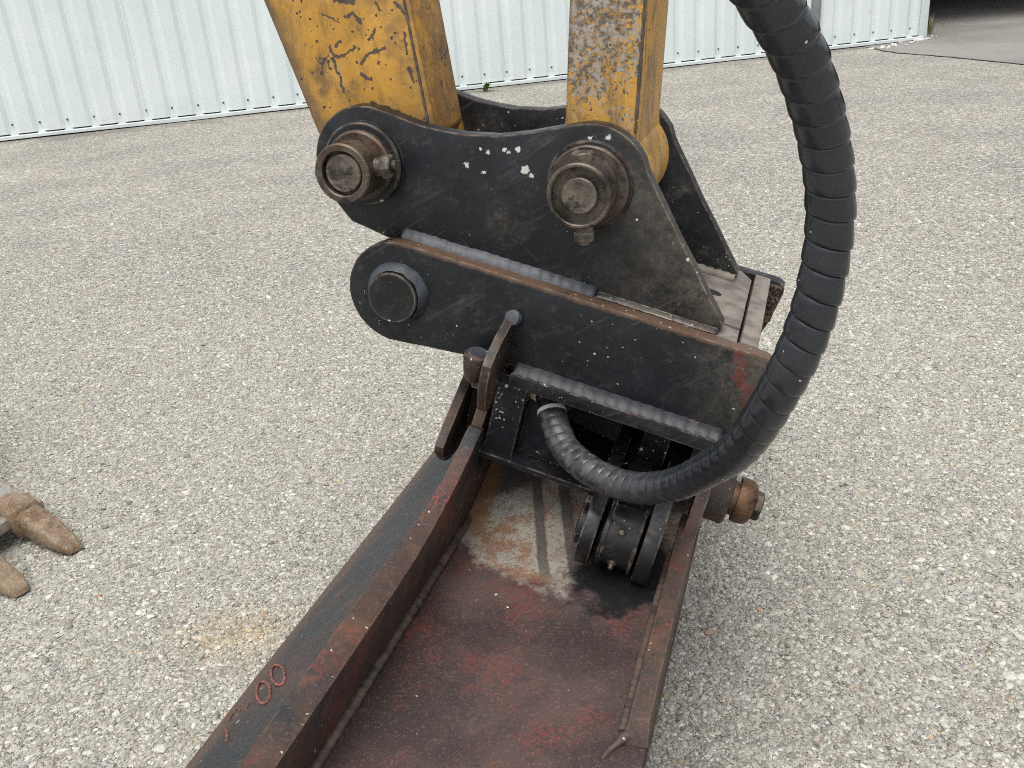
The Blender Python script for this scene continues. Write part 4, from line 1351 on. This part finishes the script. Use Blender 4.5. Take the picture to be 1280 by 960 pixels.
# ================================================================== HYDRAULIC HOSE
HOSE = [(0.0552, 1.2440, 0.6000), (0.0563, 1.2340, 0.593), (0.0604, 1.2140, 0.582), (0.0700, 1.1800, 0.566), (0.0960, 1.1280, 0.5600), (0.1319, 1.085, 0.5580), (0.1672, 1.0415, 0.5735),
        (0.1975, 0.9950, 0.6055), (0.2204, 0.9490, 0.6478), (0.2384, 0.9075, 0.688), (0.2505, 0.8680, 0.7360), (0.2619, 0.8380, 0.7884), (0.2743, 0.818, 0.8375),
        (0.2850, 0.8110, 0.8807), (0.2922, 0.8080, 0.9240), (0.2946, 0.8050, 0.9687), (0.2899, 0.7985, 1.0107), (0.2789, 0.7885, 1.0497), (0.2633, 0.7739, 1.0874),
        (0.2462, 0.7580, 1.1192), (0.2285, 0.7430, 1.1449), (0.211, 0.7297, 1.1660), (0.1939, 0.7185, 1.1861), (0.1681, 0.7064, 1.2156), (0.1417, 0.7075, 1.2471),
        (0.1066, 0.7406, 1.2923), (.05, .86, 1.36), (-.02, 1.05, 1.43)]
def build_hose():
    path = catmull([Vector(p) for p in HOSE], 10)
    s = [0]
    for a, b in zip(path, path[1:]): s.append(s[-1] + (b - a).length)
    L = s[-1]
    # parallel-transport frames
    fr = []
    ref = None
    for i, p in enumerate(path):
        t = (path[min(i + 1, len(path) - 1)] - path[max(i - 1, 0)]).normalized()
        if ref is None: ref = t.orthogonal()
        x = (ref - t * ref.dot(t)).normalized(); ref = x
        fr.append((p, t, x, t.cross(x)))
    def at(q):
        q = min(max(q, 0), L)
        lo = int(np.searchsorted(s, q)) - 1
        lo = min(max(lo, 0), len(path) - 2)
        k = (q - s[lo]) / (s[lo + 1] - s[lo])
        A, B = fr[lo], fr[lo + 1]
        return [A[j].lerp(B[j], k) for j in range(4)]
    R = .0205
    nth = 44
    prof = [(0.0, .880), (.016, .985), (.05, 1.030), (.16, 1.048), (.40, 1.036), (.66, 1.008), (.86, .975), (.955, .950), (.988, .890)]
    ends = [0.0]
    while ends[-1] < L:
        q = ends[-1]
        ends.append(q + (.0160 if q < .20 else .0160 + min(1, (q - .20) / .32) * .0095) * random.uniform(.92, 1.08))
    bm = bmesh.new()
    dl = bm.verts.layers.float.new('dusty'); ll = bm.verts.layers.float.new('lip')
    def edge_at(i):                                   # continuous turn parameter -> arc length
        i = max(i, 0); k = int(i); f_ = i - k
        if k + 1 >= len(ends): return L + .05
        return ends[k] + (ends[k + 1] - ends[k]) * f_
    prev = None
    for turn in range(len(ends) - 1):
        for f_, rr in prof:
            row = []
            for k in range(nth + 1):
                th = k / nth
                q = edge_at(turn + f_ - th)
                p, t, x, y = at(q)
                rad = R * rr * (1 + .020 * mnoise.noise(Vector((turn * .7, th * 2, 3))))
                if q > .30: rad *= 1 + .03 * min(1, (q - .3) / .2)
                ang = 2 * pi * th * HAND + .6
                v = bm.verts.new(p + (x * cos(ang) + y * sin(ang)) * rad)
                v[dl] = max(0.0, min(1.0, (.34 - q) / .2))
                v[ll] = (1.0 if f_ < .05 else 0.0) * max(0.0, min(1.0, (.62 - q) / .1)) 
                row.append(v)
            if prev:
                for k in range(nth):
                    try: bm.faces.new((prev[k], prev[k + 1], row[k + 1], row[k]))
                    except ValueError: pass
            prev = row
    bmesh.ops.recalc_face_normals(bm, faces=bm.faces)
    for f in bm.faces: f.smooth = True
    return bm, at, L
HAND = 1
hs_ = empty('hydraulic_hose', HOSE[1], 0, label='thick black spiral wrapped hydraulic hose looping down to the hitch', cat='hose')
bm, hat, HL = build_hose()
link_mesh('spiral_wrap', bm, M['hose'], hs_, HOSE[1])
p0, t0, x0, y0 = hat(.004)
base = Vector(HOSE[1])
bm = bmesh.new(); lathe(bm, [(.012, -.004), (.0216, -.004), (.0222, -.001), (.0216, .0018), (.012, .0018)], p0, t0, 36); link_mesh('hose_clip', bm, M['tie'], hs_, base)
bm = bmesh.new()
lathe(bm, [(.0, -.045), (.019, -.045), (.0205, -.038), (.0185, -.034), (.0205, -.030), (.0205, -.022), (.018, -.019), (.0185, -.004), (.0, -.004)], p0, t0, 28)
link_mesh('hose_sleeve', bm, M['rubber'], hs_, base)
bm = bmesh.new(); hexbolt(bm, p0 - t0 * .075, t0, .024, .030); link_mesh('hose_fitting', bm, M['steel_rust'], hs_, base)

# ================================================================== DIGGING BUCKET AT LEFT
db = empty('digging_bucket', (-1.72, 2.28, 0), 0, label='toothed digging bucket with rusty worn teeth resting on the gravel yard', cat='bucket')
DB = Vector((-1.72, 2.28, 0))
TD = Vector((.86, -.50, 0)).normalized()           # the way the teeth point
TS = Vector((.50, .86, 0)).normalized()            # along the cutting lip
def loft(bm, secs):
    """secs: list of (centre, [half width side, half height], power) superellipse sections along the tooth"""
    b2 = bmesh.new(); rings = []
    n = 24
    for c, hw, hh, up, tilt in secs:
        ring = []
        for k in range(n):
            t = 2 * pi * k / n
            cx = abs(cos(t)) ** .45 * (1 if cos(t) >= 0 else -1); cz = abs(sin(t)) ** .45 * (1 if sin(t) >= 0 else -1)
            ring.append(b2.verts.new(c + TS * hw * .88 * cx + Vector((0, 0, hh * cz)) + TD * tilt * cz))
        rings.append(ring)
    for A, B in zip(rings, rings[1:]):
        for k in range(n):
            j = (k + 1) % n
            b2.faces.new((A[k], A[j], B[j], B[k]))
    b2.faces.new(rings[0][::-1]); b2.faces.new(rings[-1])
    for v in b2.verts:
        v.co += Vector((mnoise.noise(v.co * 40), mnoise.noise(v.co * 40 + Vector((9, 0, 0))), mnoise.noise(v.co * 40 + Vector((0, 9, 0))))) * .0035
        v.co.z = max(v.co.z, .001)
    finish(b2, 0, sharp=50); merge(bm, b2)
tips = [Vector((-1.078, 1.915, .0)) , Vector((-1.128, 1.757, .0))]
step = tips[1] - tips[0]
step = -TS * .168
tips = [tips[0] + step * k for k in range(0, 4)]
tips[1] = Vector((-1.136, 1.757, 0))
for k, tp in enumerate(tips):
    bm = bmesh.new()
    loft(bm, [(tp - TD * .150 + Vector((0, 0, .060)), .037, .034, 0, 0), (tp - TD * .12 + Vector((0, 0, .052)), .037, .033, 0, 0), (tp - TD * .07 + Vector((0, 0, .038)), .033, .026, 0, 0),
              (tp - TD * .025 + Vector((0, 0, .022)), .030, .014, 0, 0), (tp - TD * .003 + Vector((0, 0, .014)), .024, .008, 0, -.003), (tp + Vector((0, 0, .012)), .019, .005, 0, -.002)])
    th_ = link_mesh('tooth', bm, M['tooth'], db, DB)
    bm = bmesh.new()
    loft(bm, [(tp - TD * .245 + Vector((0, 0, .080)), .040, .024, 0, 0), (tp - TD * .195 + Vector((0, 0, .074)), .046, .040, 0, 0), (tp - TD * .158 + Vector((0, 0, .064)), .044, .042, 0, 0), (tp - TD * .148 + Vector((0, 0, .061)), .036, .034, 0, 0)])
    link_mesh('tooth_adapter', bm, M['tooth'], db, DB)
bm = bmesh.new()
o0 = tips[0] - TD * .172 + TS * .058
o1 = tips[3] - TD * .172 - TS * .30
up = Vector((0, 0, 1))
def fslab(p, q, t): return p
pts = []
for o in (o0, o1):
    for d, z in ((0, .050), (0, .078), (-.30, .125), (-.30, .100)):
        pts.append(bm.verts.new(o + TD * d + up * z))
A, B = pts[:4], pts[4:]
bm.faces.new(A); bm.faces.new(B[::-1])
for i in range(4):
    j = (i + 1) % 4
    bm.faces.new((A[i], B[i], B[j], A[j]))
finish(bm, .004)
link_mesh('cutting_lip', bm, M['lip'], db, DB)
bm = bmesh.new()
curve = [(-.28, .105), (-.45, .10), (-.60, .06), (-.72, .03), (-.83, .05), (-.92, .14), (-.95, .28), (-.90, .42), (-.78, .52), (-.62, .56)]
curve = [(p.x, p.y) for p in catmull([Vector((a, b, 0)) for a, b in curve], 4)]
rows = []
for o in (o0, o1):
    rows.append(([bm.verts.new(o + TD * d + up * z) for d, z in curve]))
for i in range(len(curve) - 1):
    bm.faces.new((rows[0][i], rows[0][i + 1], rows[1][i + 1], rows[1][i]))
bmesh.ops.solidify(bm, geom=bm.faces[:], thickness=.016)
finish(bm, 0)
link_mesh('shell', bm, M['lip'], db, DB)
for o in (o0, o1):
    bm = bmesh.new()
    vs = [bm.verts.new(o + TD * d + up * z) for d, z in curve] 
    bm.faces.new(vs)
    bmesh.ops.solidify(bm, geom=bm.faces[:], thickness=.016)
    finish(bm, 0)
    link_mesh('side_plate', bm, M['lip'], db, DB)
print('stones', N_STONES, 'hose', HL)
